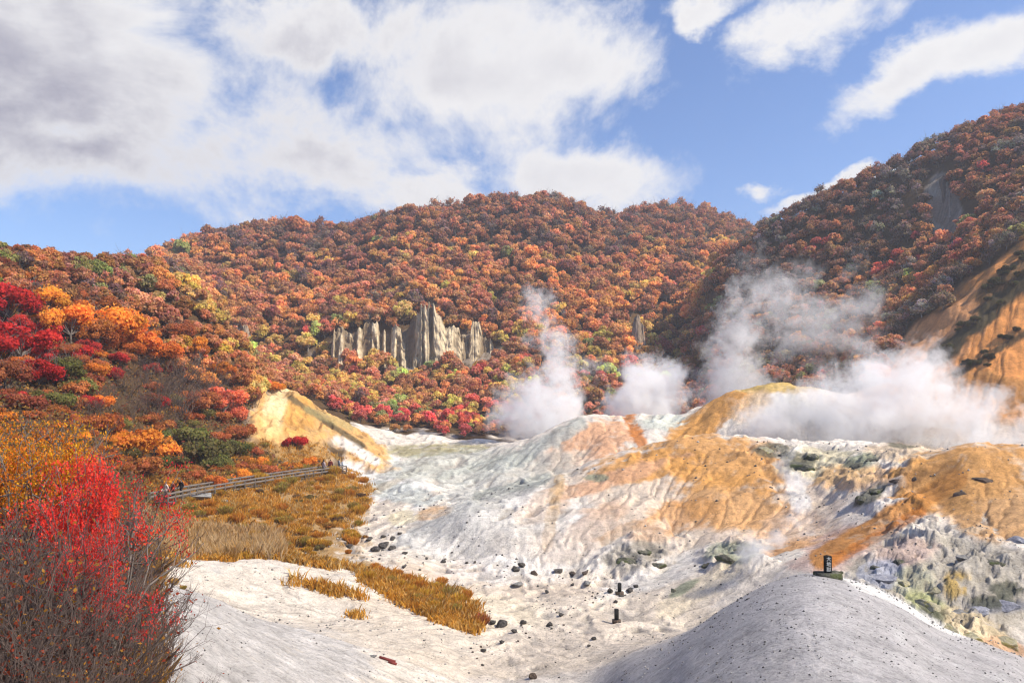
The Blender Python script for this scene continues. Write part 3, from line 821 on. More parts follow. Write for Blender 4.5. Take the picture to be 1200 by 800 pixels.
def grow(c, k):
    bare_k = c['shade'] in ('grey', 'plum brown') and k % 2 == 0
    i = 7 + k % 2 if bare_k else int(rng.integers(0, 7))
    e = empty('broadleaf_tree', (c['x'], c['y'], c['z'] - .2), rng.uniform(0, 6.28), c['r'])
    tall = rng.uniform(.88, 1.15); e.scale.z = c['r'] * tall
    d = [math.hypot(c['u'] - a, (c['v'] - b) * 1.2) for a, b, _ in MARKS]
    where = MARKS[int(np.argmin(d))][2]
    size = 'small' if c['r'] < 2.5 else 'large' if c['r'] > 3.3 else 'middling'
    shp = 'half bare' if bare_k else 'tall' if tall > 1.06 else 'low' if tall < .96 else 'round'
    lab = f"{size} {shp} {c['shade']} tree {where}"
    tag(e, lab, 'tree', lab + ' group')
    t_ = bpy.data.objects.new('trunk', TRK[i]); COL.objects.link(t_); t_.parent = e
    o = bpy.data.objects.new('crown', CR[i]); COL.objects.link(o); o.parent = e
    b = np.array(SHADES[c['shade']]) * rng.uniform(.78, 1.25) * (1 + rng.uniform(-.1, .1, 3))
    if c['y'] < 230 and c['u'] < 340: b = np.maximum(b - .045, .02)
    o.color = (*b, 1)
for k, c in enumerate(cand[:N_IND]): grow(c, k)
vs, fs, cs, tv, tf, nb_, nt_ = [], [], [], [], [], 0, 0
for k, c in enumerate(cand[N_IND:]):
    bare_k = (c['shade'] in ('grey', 'plum brown') and rng.random() < .75) or (c['v'] < 285 and rng.random() < .45) or rng.random() < .07
    i = 7 + k % 2 if bare_k else int(rng.integers(0, 7))
    v, f, tn, v2, f2 = LITE[i]
    a = rng.uniform(0, 6.28); ca_, sa_ = math.cos(a), math.sin(a)
    M = np.array([[ca_, -sa_, 0], [sa_, ca_, 0], [0, 0, rng.uniform(.85, 1.2)]]) * c['r']
    o = np.array([c['x'], c['y'], c['z'] - .2])
    vs.append(v @ M.T + o); fs.append(f + nb_); nb_ += len(v)
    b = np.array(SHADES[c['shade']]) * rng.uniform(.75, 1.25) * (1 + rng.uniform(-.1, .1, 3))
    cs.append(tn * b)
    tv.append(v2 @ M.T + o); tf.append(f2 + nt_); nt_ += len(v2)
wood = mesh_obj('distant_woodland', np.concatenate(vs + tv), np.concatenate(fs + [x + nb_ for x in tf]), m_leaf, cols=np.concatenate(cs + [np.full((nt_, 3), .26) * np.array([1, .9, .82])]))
tag(wood, 'dense autumn woodland closing off the far slopes', kind='stuff')
print('trees', len(cand), 'faces', len(wood.data.polygons))
K = 0.62                      # the plan is drawn in units of 0.62 m; everything is brought to metres at the end
# ------------------------------------------------------------------ fine crowns for the trees and bushes of the near slope
FINE = []
for k in range(5):
    v, f, tn, lc = crown(800 + k, 6500, .085, lumps=13 + k, flat=.8, tall=1.0 + .1 * (k % 2), shell=.45)
    r = np.random.default_rng(820 + k)
    sg = trunk_segs(lc, r, thick=.035)
    for c in lc:
        for _ in range(8):
            e = c + r.normal(size=3) * .28; e[2] += .1
            sg.append((c, e, .009, .003))
    v2, f2 = tubes(sg, 5)
    FINE.append((mesh_obj('crown', v, f, m_leaf, cols=tn, link=False).data, mesh_obj('trunk', v2, f2, m_bark, link=False).data))
BUSH = []
for k in range(4):                         # leafy down to the ground
    v, f, tn, lc = crown(840 + k, 3800, .10, lumps=15, flat=.6, tall=.8, shell=.5)
    v[:, 2] = v[:, 2] * 1.05 - .32; keep = v[:, 2].reshape(-1, 4).min(1) > -.12
    v = v.reshape(-1, 4, 3)[keep].reshape(-1, 3); tn = tn.reshape(-1, 4, 3)[keep].reshape(-1, 3)
    f = np.arange(len(v)).reshape(-1, 4)
    r = np.random.default_rng(860 + k)
    sg = []
    for _ in range(26):
        a = r.uniform(0, 6.28); b = r.uniform(.3, .9)
        e = np.array([math.cos(a) * b, math.sin(a) * b, r.uniform(.4, 1.05)])
        m_ = e * .5 + r.normal(size=3) * .06
        sg += [((0, 0, -.1), m_, .02, .013), (m_, e, .013, .004)]
    v2, f2 = tubes(sg, 4)
    BUSH.append((mesh_obj('foliage', v, f, m_leaf, cols=tn, link=False).data, mesh_obj('stem', v2, f2, m_twig, link=False).data))

def shoots(seed, nstem, spread, levels=3, kids=3, lean=(0, 0), thick=.013, bare_low=.25):
    """a many-stemmed thicket of unit height: forked stems that curve upward; returns segments and the points along the outer twigs"""
    r = np.random.default_rng(seed); segs = []; tips = []
    def run(p, d, L, rad, lev):
        n = 3
        for s in range(n):
            d2 = d + r.normal(size=3) * .17; d2[2] += .08
            d2 /= np.linalg.norm(d2)
            q = p + d2 * L / n
            segs.append((p, q, rad * (1 - .22 * s / n), rad * (1 - .22 * (s + 1) / n)))
            if lev >= levels - 2: tips.append((q, d2))
            p, d = q, d2
            if lev < levels - 1 and s >= 1:
                for _ in range(kids - 1 if s == n - 1 else 1):
                    e = d + r.normal(size=3) * .48; e[2] = abs(e[2]) * .9 + .12; e /= np.linalg.norm(e)
                    run(p, e, L * r.uniform(.5, .75), rad * .58, lev + 1)
    for s in range(nstem):
        a = r.uniform(0, 6.28); b = r.uniform(0, .14)
        d = np.array([math.cos(a) * spread * r.uniform(.2, 1) + lean[0], math.sin(a) * spread * r.uniform(.2, 1) + lean[1], 1.0])
        d /= np.linalg.norm(d)
        run(np.array([math.cos(a) * b, math.sin(a) * b, -.05]), d, r.uniform(.34, .52), thick * r.uniform(.7, 1.2), 0)
    return segs, tips
THICKET = []
for k in range(4):
    sg, tp = shoots(900 + k, 15, .42, levels=4, kids=3, thick=.0075)
    v2, f2 = tubes(sg, 3)
    r = np.random.default_rng(920 + k)
    T = np.array([p for p, _ in tp]); T = T[r.random(len(T)) < .09]
    n_ = len(T)
    v, f = quads(T + r.normal(size=(n_, 3)) * .02, r.normal(size=(n_, 3)), .022, r)
    tn = np.repeat(r.uniform(.7, 1.3, (n_, 1)) * np.array([[1, 1, 1]]), 4, 0)
    THICKET.append((mesh_obj('stem', v2, f2, m_twig, link=False).data, mesh_obj('foliage', v, f, m_leaf, cols=tn, link=False).data))
def maple(seed, nstem, spread, per, leaf, lean=(0, 0), low=.45, jit=.05, thick=.012):
    sg, tp = shoots(seed, nstem, spread, levels=4, kids=3, lean=lean, thick=thick)
    r = np.random.default_rng(seed + 1)
    T = np.array([p for p, _ in tp]); T = T[T[:, 2] > low + r.uniform(-.12, .12, len(T))]
    # leaves sit in flat sprays round the twig ends, thick in some places and missing in others
    keep = perlin(T[:, 0] * 4 + seed, T[:, 2] * 4 + T[:, 1] * 2.7) > -.12
    T = T[keep]
    P = np.repeat(T, per, 0) + r.normal(size=(len(T) * per, 3)) * np.array([jit, jit, jit * .5])
    nn = r.normal(size=P.shape) * .6 + np.array([0, 0, .8])
    v, f = quads(P, nn, leaf * r.uniform(.6, 1.35, len(P)), r)
    b = np.repeat(r.uniform(.72, 1.3, len(T)), per) * r.uniform(.75, 1.25, len(P))
    hue = np.repeat(r.uniform(-.35, .6, len(T)), per)
    tn = np.stack([b, b * (1 + hue), b * r.uniform(.6, 1.3, len(P))], 1)
    v2, f2 = tubes(sg, 4)
    return mesh_obj('crown', v, f, m_leaf, cols=np.repeat(tn, 4, 0), link=False).data, mesh_obj('stem', v2, f2, m_bark, link=False).data
MAPLE = [maple(940, 12, .25, 30, .011, (.12, 0), .56, .036), maple(950, 10, .32, 26, .012, (.0, 0), .5, .036), maple(960, 9, .38, 22, .0115, (-.05, 0), .4, .045, .014)]
def plant(name, parts, loc, s, rz, col, label, cat, group=None, sz=1.0):
    e = empty(name, loc, rz, s); e.scale.z = s * sz
    for nm, me in parts:
        o = bpy.data.objects.new(nm, me); COL.objects.link(o); o.parent = e
        o.color = (*col, 1)
    return tag(e, label, cat, group)
def shade(n, k=1.0):
    return np.array(_SH[n]) * 1.4 * k * ((1, .82, .7) if n in ('amber', 'yellow') else (1, 1, 1)) * rng.uniform(.88, 1.14) * (1 + rng.uniform(-.06, .06, 3))

# --- red maple, its companions and the leafless brush in front of it, on the near bank
plant('maple_tree', [('crown', MAPLE[0][0]), ('stem', MAPLE[0][1])], on(112, 17.0), 6.2, .4, (.80, .065, .055), 'tall scarlet maple leaning out of the leafless thicket on the near bank', 'tree')
plant('maple_tree', [('crown', MAPLE[1][0]), ('stem', MAPLE[1][1])], on(116, 15.2), 4.2, 2.0, (.70, .05, .05), 'shorter crimson maple with pale grey stems at the edge of the white slope', 'tree')
plant('maple_tree', [('crown', MAPLE[2][0]), ('stem', MAPLE[2][1])], on(42, 27), 8.6, .9, (.72, .27, .03), 'tall golden orange tree standing behind the scarlet maple', 'tree')
plant('maple_tree', [('crown', MAPLE[2][0]), ('stem', MAPLE[2][1])], on(2, 25), 8.2, 3.1, (.70, .24, .03), 'orange tree beside a pale bare stem, cut off by the frame', 'tree')
thk = [(-25, 12, 3.6), (8, 12.5, 3.3), (38, 12, 3.0), (66, 12.6, 3.2), (96, 12.2, 2.9), (124, 12.8, 2.7), (150, 13.2, 2.3), (172, 14, 1.8), (0, 15, 4.9), (40, 14.5, 4.5), (14, 13.5, 4.2), (98, 17.5, 4.2), (140, 18, 3.7), (165, 19, 3.1), (185, 22, 2.4), (30, 20, 4.6), (150, 23, 3.8), (200, 13, 1.3), (60, 10.5, 1.9), (110, 10.6, 1.8), (10, 10.2, 2.1), (160, 28, 4.4), (120, 26, 4.6)]
tone = ['brown', 'greyish', 'purple brown']
for k, (u, y, h) in enumerate(thk):
    size = 'low' if h < 2.2 else 'tall' if h > 3.9 else 'knee to shoulder high'
    p = ('on the bank at the very bottom edge' if y < 11 else 'in front of the scarlet maple' if y < 15 else 'behind the scarlet maple' if y > 17 else 'between the maple stems') if u < 145 else 'creeping onto the grey white near slope'
    lab = f'{size} {tone[k % 3]} leafless bush {p}'
    i = k % 4
    plant('leafless_bush', [('stem', THICKET[i][0]), ('foliage', THICKET[i][1])], on(u, y), h, k * 1.7, (.30, .06, .03) if k % 3 else (.42, .2, .04), lab, 'bush', lab + ' group')

for o in COL.objects:
    if o.name.startswith('maple_tree') and o.location.y < 30: o.scale.x *= .6; o.scale.y *= .6
# --- trees and bushes of the left-hand slope above the boardwalk: (bearing, height on the slope, spread, shade, kind)
SL = [
 (8,352,27,'crimson','t','top of the red group at the frame edge'), (24,396,27,'crimson','t','in the middle of the red group at the frame edge'), (46,432,20,'crimson','t','lowest of the red group above the golden orange tree'), (4,440,24,'russet','t','below the red group at the frame edge'),
 (58,352,21,'amber','t','next to the red group at the frame edge'), (84,374,24,'amber','t','between the red group and the broad orange crown'), (140,378,28,'amber','t','broadest of the orange crowns'), (162,398,24,'orange','t','lower side of the broad orange crown'),
 (186,416,18,'orange','t','at the end of the orange row above the grey brushwood'), (112,392,20,'rust','t','in the gap of the orange row'), (102,414,15,'crimson','b','under the orange row'), (122,358,16,'rust','t','behind the broad orange crown'),
 (70,430,21,'olive','t','under the amber crown beside the red group'), (62,468,19,'olive','b','over the golden orange tree'), (92,452,17,'olive','b','beside the small crimson bush'), (100,470,13,'crimson','b','among the olive bushes of the slope'),
 (262,466,20,'coral','t','next to the top of the cream cliff'), (276,482,15,'coral','b','touching the edge of the cream cliff'), (240,472,18,'copper','t','between the grey brushwood and the coral tree'), (288,460,15,'copper','b','on the rim over the cream cliff'),
 (150,512,27,'amber','b','largest amber bush over the scarlet maple'), (182,522,24,'amber','b','beside the large amber bush'), (124,496,21,'rust','b','behind the scarlet maple top'), (168,546,20,'copper','b','just above the start of the boardwalk'),
 (236,526,25,'olive','b','largest of the green bushes over the boardwalk'), (214,510,22,'olive','b','upper green bush beside the amber bushes'), (252,542,17,'olive','b','lower green bush over the boardwalk'), (272,524,15,'olive','b','green bush below the coral tree'), (202,540,17,'olive','b','green bush next to the amber bushes'),
 (282,556,13,'amber','b','over the middle of the boardwalk'), (252,564,12,'orange','b','touching the railing of the boardwalk'), (312,550,12,'copper','b','near the cream cliff foot over the boardwalk'), (340,546,11,'amber','b','under the red shrub of the cliff foot'), (205,566,12,'amber','b','over the lower end of the boardwalk'), (365,541,10,'orange','b','beside the standing visitors'), (228,556,12,'copper','b','over the lower boardwalk visitors'), (300,540,11,'amber','b','below the green bushes'),
 (346,517,11,'crimson','b','alone on the foot of the cream cliff'), (205,390,15,'copper','t','behind the grey brushwood'), (228,408,14,'amber','t','on the sunny edge of the spur'), (205,432,12,'crimson','b','in the grey brushwood'), (132,436,13,'crimson','b','under the broad orange crown'), (185,470,12,'crimson','b','low in the grey brushwood'), (30,470,18,'russet','b','below the red group'), (95,492,15,'copper','b','above the scarlet maple'), (120,530,17,'rust','b','between the scarlet maple and the amber bushes'), (195,500,14,'copper','b','between the amber and the green bushes'),
 (258,432,13,'orange','t','on the sunny tip of the spur'), (278,444,12,'coral','b','at the tip of the spur'), (250,420,9,'yellow','b','in the grassy gap of the spur'), (306,448,10,'coral','b','on the crest behind the cream cliff'), (322,452,9,'amber','b','on the cliff top'), (225,488,13,'rust','b','under the grey brushwood')]
SHW = {'crimson': 'bright red', 'amber': 'golden orange', 'orange': 'orange', 'rust': 'rust brown', 'russet': 'dark red brown', 'olive': 'yellow green', 'coral': 'pinkish red', 'copper': 'copper brown', 'yellow': 'pale yellow'}
for k, (u, v, px, sh, ty, where) in enumerate(SL):
    b = at(u, v + px * (1.15 if ty == 't' else .55), 30)
    px *= 1.35 if ty == 't' else 1.1
    r = px / F * b.y
    c = shade(sh, 1.1) if sh != 'olive' else np.array((.20, .185, .06)) * rng.uniform(.85, 1.2)
    if sh == 'crimson': c = np.array((.60, .045, .04)) * rng.uniform(.85, 1.1)
    if ty == 't':
        cr, tk = FINE[k % 5]
        plant('maple_tree', [('crown', cr), ('trunk', tk)], b - Vector((0, 0, .3)), r, k * 2.1, c, f'{SHW[sh]} tree {where}', 'tree', None, .95)
    else:
        cr, tk = BUSH[k % 4]
        plant('autumn_bush', [('foliage', cr), ('stem', tk)], b - Vector((0, 0, .1)), r * 1.1, k * 2.1, c, f'{SHW[sh]} bush {where}', 'bush')
BR = [(150, 446, 22), (200, 440, 26), (232, 432, 20), (178, 470, 24), (214, 470, 24), (246, 452, 20), (128, 462, 20), (270, 474, 15), (165, 430, 18), (218, 448, 20), (190, 455, 20), (232, 462, 18), (150, 478, 18), (200, 490, 18), (256, 440, 12), (110, 478, 16), (300, 468, 10)]
for k, (u, v, px) in enumerate(BR):
    b = at(u, v + px, 40)
    h = 2.0 * px / F * b.y
    st, fo = THICKET[k % 4]
    lab = 'grey leafless brushwood bush ' + ('under the broad orange crown' if u < 170 else 'beside the cream cliff' if u > 252 else 'in the middle of the wooded slope over the green bushes')
    e = plant('brushwood_bush', [('stem', st), ('foliage', fo)], b, h, k * 1.3, (.35, .2, .08), lab, 'bush', lab + ' group')
    e.scale.x = e.scale.y = h * 1.25

# --- undergrowth on the soil of the slope and the near bank (one mass of leaves and dry stalks)
def ground_pts(n, ulo, uhi, ylo, yhi, test):
    u = rng.uniform(ulo, uhi, n * 4); y = np.exp(rng.uniform(math.log(ylo), math.log(yhi), n * 4))
    x = (u - 600) / F * y
    k = test(x, y, u)
    x, y = x[k][:n], y[k][:n]
    return np.stack([x, y, ground(x, y)], 1)
vegf = lambda x, y: bil(veg, x, y)
P = ground_pts(30000, -60, 345, 26, 185, lambda x, y, u: (vegf(x, y) > .5) & (bil(Q, x, y) < 9.2))
n_ = len(P); hgt = rng.uniform(.0, 1, n_) ** 1.5
sz = np.clip(P[:, 1] / 260, .1, .6) * rng.uniform(.6, 1.4, n_)
cl = fbm(P[:, 0] / 5, P[:, 1] / 5, 3)
P[:, 2] += hgt * (1.0 + 1.2 * np.clip(cl, 0, 1)) * np.clip(P[:, 1] / 60, .5, 1.6)
v1, f1_ = quads(P, rng.normal(size=(n_, 3)) + np.array([0, -.3, .7]), sz, rng)
pal = np.array([(.30, .17, .06), (.22, .17, .07), (.40, .21, .05), (.26, .12, .07), (.18, .15, .10), (.34, .10, .05)])
ci = np.clip(((cl + .5) * 6 + rng.normal(size=n_) * 1.3).astype(int), 0, 5)
c1 = np.repeat(pal[ci] * rng.uniform(.7, 1.3, (n_, 1)), 4, 0)
ug = mesh_obj('undergrowth', v1, f1_, m_leaf, cols=c1); tag(ug, 'mixed low undergrowth covering the wooded slope', kind='stuff')

# --- grass
def blades(P, n, h, w, r, spread=.25, lean=.35):
    """n thin blades round every point"""
    m = len(P) * n
    b = np.repeat(P, n, 0) + np.concatenate([r.normal(size=(m, 2)) * spread, np.zeros((m, 1))], 1)
    hh = np.repeat(h, n) * r.uniform(.5, 1.2, m)
    a = r.uniform(0, 6.28, m); l = r.normal(size=(m, 2)) * lean
    side = np.stack([np.cos(a), np.sin(a), 0 * a], 1) * (np.repeat(w, n) * .5)[:, None]
    mid = b + np.stack([l[:, 0] * hh * .35, l[:, 1] * hh * .35, hh * .6], 1)
    top = b + np.stack([l[:, 0] * hh, l[:, 1] * hh, hh], 1)
    v = np.stack([b - side, b + side, mid + side * .8, top, mid - side * .8], 1)
    return v.reshape(-1, 3), np.arange(5 * m).reshape(m, 5)
gm = lambda x, y: bil(grassm, x, y)
P = ground_pts(11000, 170, 560, 56, 175, lambda x, y, u: gm(x, y) + 1.2 * fbm(x / 3.5, y / 3.5, 4) > np.where(y < 73, .35, 9 * ((u > 345) & (y < 92)) +  np.interp(450 - ground(x, y) / y * F, [590, 625], [.74, 1.12])))
n_ = len(P); cl = fbm(P[:, 0] / 4, P[:, 1] / 4, 4)
v1, f1_ = blades(P, 7, (.7 + .5 * np.clip(cl, -.5, 1)) * rng.uniform(.6, 1.2, n_), np.full(n_, .13), rng, .35, .4)
pal = np.array([(.72, .44, .12), (.70, .37, .06), (.66, .32, .05), (.50, .27, .06), (.72, .52, .22), (.36, .21, .06)])
ci = np.clip(((cl + .5) * 5 + rng.normal(size=n_) * 1.2).astype(int), 0, 5)
c1 = np.repeat(pal[ci] * rng.uniform(.75, 1.25, (n_, 1)), 35, 0)
P2 = ground_pts(3600, 165, 330, 66, 100, lambda x, y, u: ((gm(x, y) + .9 * fbm(x / 2.5, y / 2.5, 3) > .6) | (u < 205)))
n2_ = len(P2)
v2, f2_ = blades(P2, 8, np.full(n2_, 1.5) * rng.uniform(.6, 1.2, n2_), np.full(n2_, .12), rng, .3, .28)
c2 = np.repeat(np.array([(.64, .44, .22), (.70, .52, .30), (.56, .34, .12)])[rng.integers(0, 3, n2_)] * rng.uniform(.75, 1.25, (n2_, 1)), 40, 0)
P3 = ground_pts(3600, -80, 205, 8, 60, lambda x, y, u: vegf(x, y) > .4)
n3_ = len(P3)
v3, f3_ = blades(P3, 12, np.clip(P3[:, 1] / 20, .5, 1.3) * rng.uniform(.5, 1.2, n3_), np.full(n3_, .025) * np.clip(P3[:, 1] / 14, .7, 4), rng, .25, .5)
c3_ = np.repeat(np.array([(.28, .17, .08), (.36, .20, .06), (.22, .14, .09), (.44, .24, .06)])[rng.integers(0, 4, n3_)] * rng.uniform(.7, 1.3, (n3_, 1)), 60, 0)
gr = mesh_obj('dry_grass', np.concatenate([v1, v2, v3]), np.concatenate([f1_, f2_ + len(v1), f3_ + len(v1) + len(v2)]), m_leaf, cols=np.concatenate([c1, c2, c3_]))
tag(gr, 'golden dry grass over the knoll and the near bank', kind='stuff')
# countable tussocks: the golden strip on the white slope and the low bushes of the knoll
TUS = []
for k in range(4):
    r = np.random.default_rng(1000 + k)
    n_ = 420
    a = r.uniform(0, 6.28, n_); b = np.sqrt(r.random(n_)) * .8
    base = np.stack([np.cos(a) * b * .6, np.sin(a) * b * .6, np.zeros(n_) - .05], 1)
    hh = (1.0 - .45 * b ** 2) * r.uniform(.7, 1.1, n_)
    tip = np.stack([np.cos(a) * b * 1.15, np.sin(a) * b * 1.15, hh], 1) + r.normal(size=(n_, 3)) * .08
    s = np.stack([-np.sin(a + r.normal(size=n_)), np.cos(a + r.normal(size=n_)), 0 * a], 1) * .045
    mid = base * .4 + tip * .6; mid[:, 2] += .06
    v = np.stack([base - s * .6, base + s * .6, mid + s, tip, mid - s], 1).reshape(-1, 3)
    c = np.repeat(r.uniform(.65, 1.3, (n_, 1)) * np.stack([np.ones(n_), r.uniform(.8, 1.25, n_), r.uniform(.6, 1.3, n_)], 1), 5, 0)
    TUS.append(mesh_obj('tussock', v, np.arange(5 * n_).reshape(n_, 5), m_leaf, cols=c, link=False).data)
def tussock(u, v, px, col, label, group, k, y0=40):
    b = at(u, v, y0); r = px / F * b.y
    o = bpy.data.objects.new('grass_tussock', TUS[k % 4]); COL.objects.link(o)
    o.location = b; o.scale = (r, r, r * rng.uniform(.8, 1.1)); o.rotation_euler = (0, 0, k * 2.3); o.color = (*col, 1)
    tag(o, label, 'tussock', group)
G1 = (.62, .36, .06); G2 = (.66, .30, .06); G3 = (.46, .33, .09)
STRIP = [(424, 670, 8, G2), (432, 680, 11, G1), (444, 672, 9, G2), (440, 666, 8, G2), (458, 684, 9, G3), (470, 690, 10, G1), (482, 696, 11, G1), (478, 682, 10, G2), (492, 690, 11, G2), (500, 702, 12, G1), (512, 692, 11, G1), (516, 708, 12, G1), (526, 700, 12, G3), (536, 708, 13, G1), (546, 702, 11, G2), (508, 714, 11, G1), (534, 718, 11, G3), (518, 684, 9, G2), (455, 694, 8, G2), (540, 696, 9, G1), (490, 704, 9, G3), (466, 676, 8, G2), (392, 660, 6, G1), (384, 657, 5, G1), (402, 664, 5, G1)]
for k, (u, v, px, c) in enumerate(STRIP):
    tussock(u, v, px, c, 'golden grass tussock in the strip crossing the white slope' if u > 410 else 'small golden tussock just before the golden strip begins', 'strip tussocks' if u > 410 else 'leading tussocks', k)
tussock(563, 731, 15, (.50, .20, .08), 'round rust coloured tussock at the tail of the strip beside the largest boulder', None, 1)
P = ground_pts(150, 200, 450, 84, 160, lambda x, y, u: (gm(x, y) > .6) & (450 - ground(x, y) / y * F < RUNMIN[np.clip(np.interp(u, U, np.arange(nu)).astype(int), 0, nu - 1), np.clip(np.interp(np.log(y), LY, np.arange(ny)).astype(int) - 3, 0, ny - 1)] + 1))
for k, p in enumerate(P):
    u = 600 + p[0] / p[1] * F; v = 450 - p[2] / p[1] * F
    dark = k % 3 == 0
    tussock(u, v, rng.uniform(5, 11), G3 if dark else (G1 if k % 2 else G2), f"{'olive' if dark else 'golden'} tussock on the knoll " + ('close under the boardwalk' if v < 592 else 'at its lower edge by the boulders' if v > 622 else 'halfway down from the boardwalk'), f"{dark} knoll {v < 592} {v > 622}", k, 60)
for k, (u, v, px) in enumerate([(182, 668, 12), (190, 676, 9), (176, 690, 8), (205, 684, 6), (215, 690, 5), (178, 655, 12), (262, 652, 10), (288, 655, 11), (300, 650, 9)]):
    tussock(u, v, px, G1 if k % 2 else G3, 'golden tussock ' + ('at the rim between the near slope and the brush' if u < 220 else 'at the front edge of the pale reeds'), 'rim tussocks' if u < 220 else 'reed tussocks', k, 30)
# --- dark bushes along the bands crossing the bare red-brown slope
for k in range(30):
    a_, b_ = [((1098, 420), (1206, 318)), ((1122, 436), (1206, 384)), ((1150, 350), (1206, 296))][k % 3]
    t_ = rng.random(); u, v = a_[0] + (b_[0] - a_[0]) * t_ + rng.normal() * 4, a_[1] + (b_[1] - a_[1]) * t_ + rng.normal() * 4
    p = at(u, v, 120); r = rng.uniform(3.5, 7.5) / F * p.y
    w = ('longest dark band', 'lower narrow band', 'uppermost band')[k % 3]
    plant('autumn_bush', [('foliage', BUSH[k % 4][0]), ('stem', BUSH[k % 4][1])], p, r, k * 1.1, np.array((.11, .095, .045)) * rng.uniform(.7, 1.4), f'dark bush in the {w} crossing the red-brown slope', 'bush', f'bushes of the {w}', 1.1)
# --- low scrub dotted over the knoll below and above the boardwalk
P = ground_pts(70, 200, 440, 88, 160, lambda x, y, u: (gm(x, y) > .35) & (450 - ground(x, y) / y * F < RUNMIN[np.clip(np.interp(u, U, np.arange(nu)).astype(int), 0, nu - 1), np.clip(np.interp(np.log(y), LY, np.arange(ny)).astype(int) - 3, 0, ny - 1)] + 1))
SCR = [((.26, .20, .07), 'olive brown'), ((.42, .20, .05), 'rust orange'), ((.50, .30, .06), 'golden brown'), ((.20, .12, .07), 'dark brown')]
for k, p in enumerate(P):
    v = 450 - p[2] / p[1] * F
    c, nm_ = SCR[k % 4]
    w = 'close under the boardwalk' if 578 < v < 595 else 'on the bank over the boardwalk' if v <= 578 else 'at the sandy lower edge of the knoll' if v > 620 else 'halfway down the knoll'
    r = rng.uniform(4, 8) / F * p[1]
    lab = f'{nm_} scrub bush {w}'
    plant('autumn_bush', [('foliage', BUSH[k % 4][0]), ('stem', BUSH[k % 4][1])], tuple(p), r, k * 1.1, np.array(c) * rng.uniform(.8, 1.2), lab, 'bush', lab + ' group', .8)
# --- the many smaller trees and bushes between them
FILL = 0
def fill_fn(x, y, z, u, q, vg, n):
    global FILL
    if vg < .6 or q > 8.6 or not (-40 < u < 300): return
    v = 450 - z / y * F
    i = int(np.clip(np.interp(u, U, np.arange(nu)), 0, nu - 1)); j = int(np.interp(math.log(y), LY, np.arange(ny)))
    if v > RUNMIN[i, max(j - 3, 0)] + 2 or v > 560: return
    brush = 130 < u < 275 and 425 < v < 515
    if brush and rng.random() < .45: return
    zone = 'upper part of the wooded slope' if v < 400 else 'middle of the wooded slope' if v < 480 else 'foot of the wooded slope'
    if v < 400: sh = ['rust', 'copper', 'amber', 'orange', 'rust', 'russet', 'crimson'][int(n * 6.99)] if u > 60 else ['crimson', 'russet', 'orange', 'crimson', 'amber', 'rust'][int(n * 5.99)]
    elif v < 480: sh = ['olive', 'crimson', 'copper', 'orange', 'russet', 'rust', 'olive'][int(n * 6.99)]
    else: sh = ['amber', 'rust', 'olive', 'copper', 'amber', 'orange'][int(n * 5.99)]
    px = rng.uniform(11, 18) if v < 480 else rng.uniform(8, 14)
    r = px / F * y
    c = shade(sh, 1.05) if sh != 'olive' else np.array((.24, .20, .065)) * rng.uniform(.8, 1.2)
    FILL += 1
    lab = f"{SHW[sh]} {'tree' if v < 440 else 'bush'} at the {zone}" + (' by the frame edge' if u < 60 else ' near the spur' if u > 200 else '')
    if v < 440:
        cr, tk = FINE[FILL % 5]
        plant('maple_tree', [('crown', cr), ('trunk', tk)], (x, y, z - .3), r, n * 60, c, lab, 'tree', lab + ' group', .9)
    else:
        cr, tk = BUSH[FILL % 4]
        plant('autumn_bush', [('foliage', cr), ('stem', tk)], (x, y, z - .1), r * 1.1, n * 60, c, lab, 'bush', lab + ' group')
scatter(-40, 300, 45, 85, 4.6, fill_fn)
scatter(-40, 300, 85, 165, 5.2, fill_fn)
print('fill', FILL)
# ------------------------------------------------------------------ rocks
def ico(sub):
    import bmesh
    bm = bmesh.new(); bmesh.ops.create_icosphere(bm, subdivisions=sub, radius=1)
    v = np.array([x.co[:] for x in bm.verts]); f = np.array([[x.index for x in p.verts] for p in bm.faces]); bm.free()
    return v, f
IV3, IF3 = ico(4)
def rock_shape(seed, cuts=22, rough=.12, base=(IV3, IF3)):
    """a boulder: a ball chopped by random planes, then roughened"""
    r = np.random.default_rng(seed); v = base[0].copy()
    for _ in range(cuts):
        d = r.normal(size=3); d /= np.linalg.norm(d); h = r.uniform(.38, .85)
        s = v @ d; v -= np.maximum(s - h, 0)[:, None] * d[None] * .92
    n = fbm(v[:, 0] * 2.2 + seed, v[:, 1] * 2.2 + v[:, 2] * 1.7, 4) * rough * 2 + ridged(v[:, 0] * 3 + seed, v[:, 2] * 3 + v[:, 1] * 2, 3) * rough * .6
    return v * (1 + n)[:, None], base[1]
def rock_mat(name, a, b, moss=None, sc=3.0):
    m, t, out = mat(name)
    tc = t.n('ShaderNodeTexCoord'); p = tc.outputs['Object']
    f = t.noise(p, sc, 8, .68); g = t.noise(p, sc * 3.7, 6, .7)
    c = t.mix(t.mr(f, .35, .65, 0, 1), (*a, 1), (*b, 1))
    c = t.mix(1.0, c, t.ramp(g, [(.3, .6), (.55, 1.05), (.75, 1.3)]), 'MULTIPLY')
    if moss:
        c = t.mix(t.mr(t.noise(p, sc * .8, 5, .65), .5, .6, 0, .85), c, (*moss, 1))
    b1 = t.n('ShaderNodeBump', i_Strength=.9, i_Distance=.15); t.l(g, b1.inputs['Height'])
    bs = t.n('ShaderNodeBsdfPrincipled'); bs.inputs['Roughness'].default_value = .9; bs.inputs['Specular IOR Level'].default_value = .25
    t.l(c, bs.inputs['Base Color']); t.l(b1.outputs[0], bs.inputs['Normal']); t.l(bs.outputs[0], out.inputs[0])
    return m
m_black = rock_mat('dark_lava_rock', (.045, .04, .037), (.17, .155, .14))
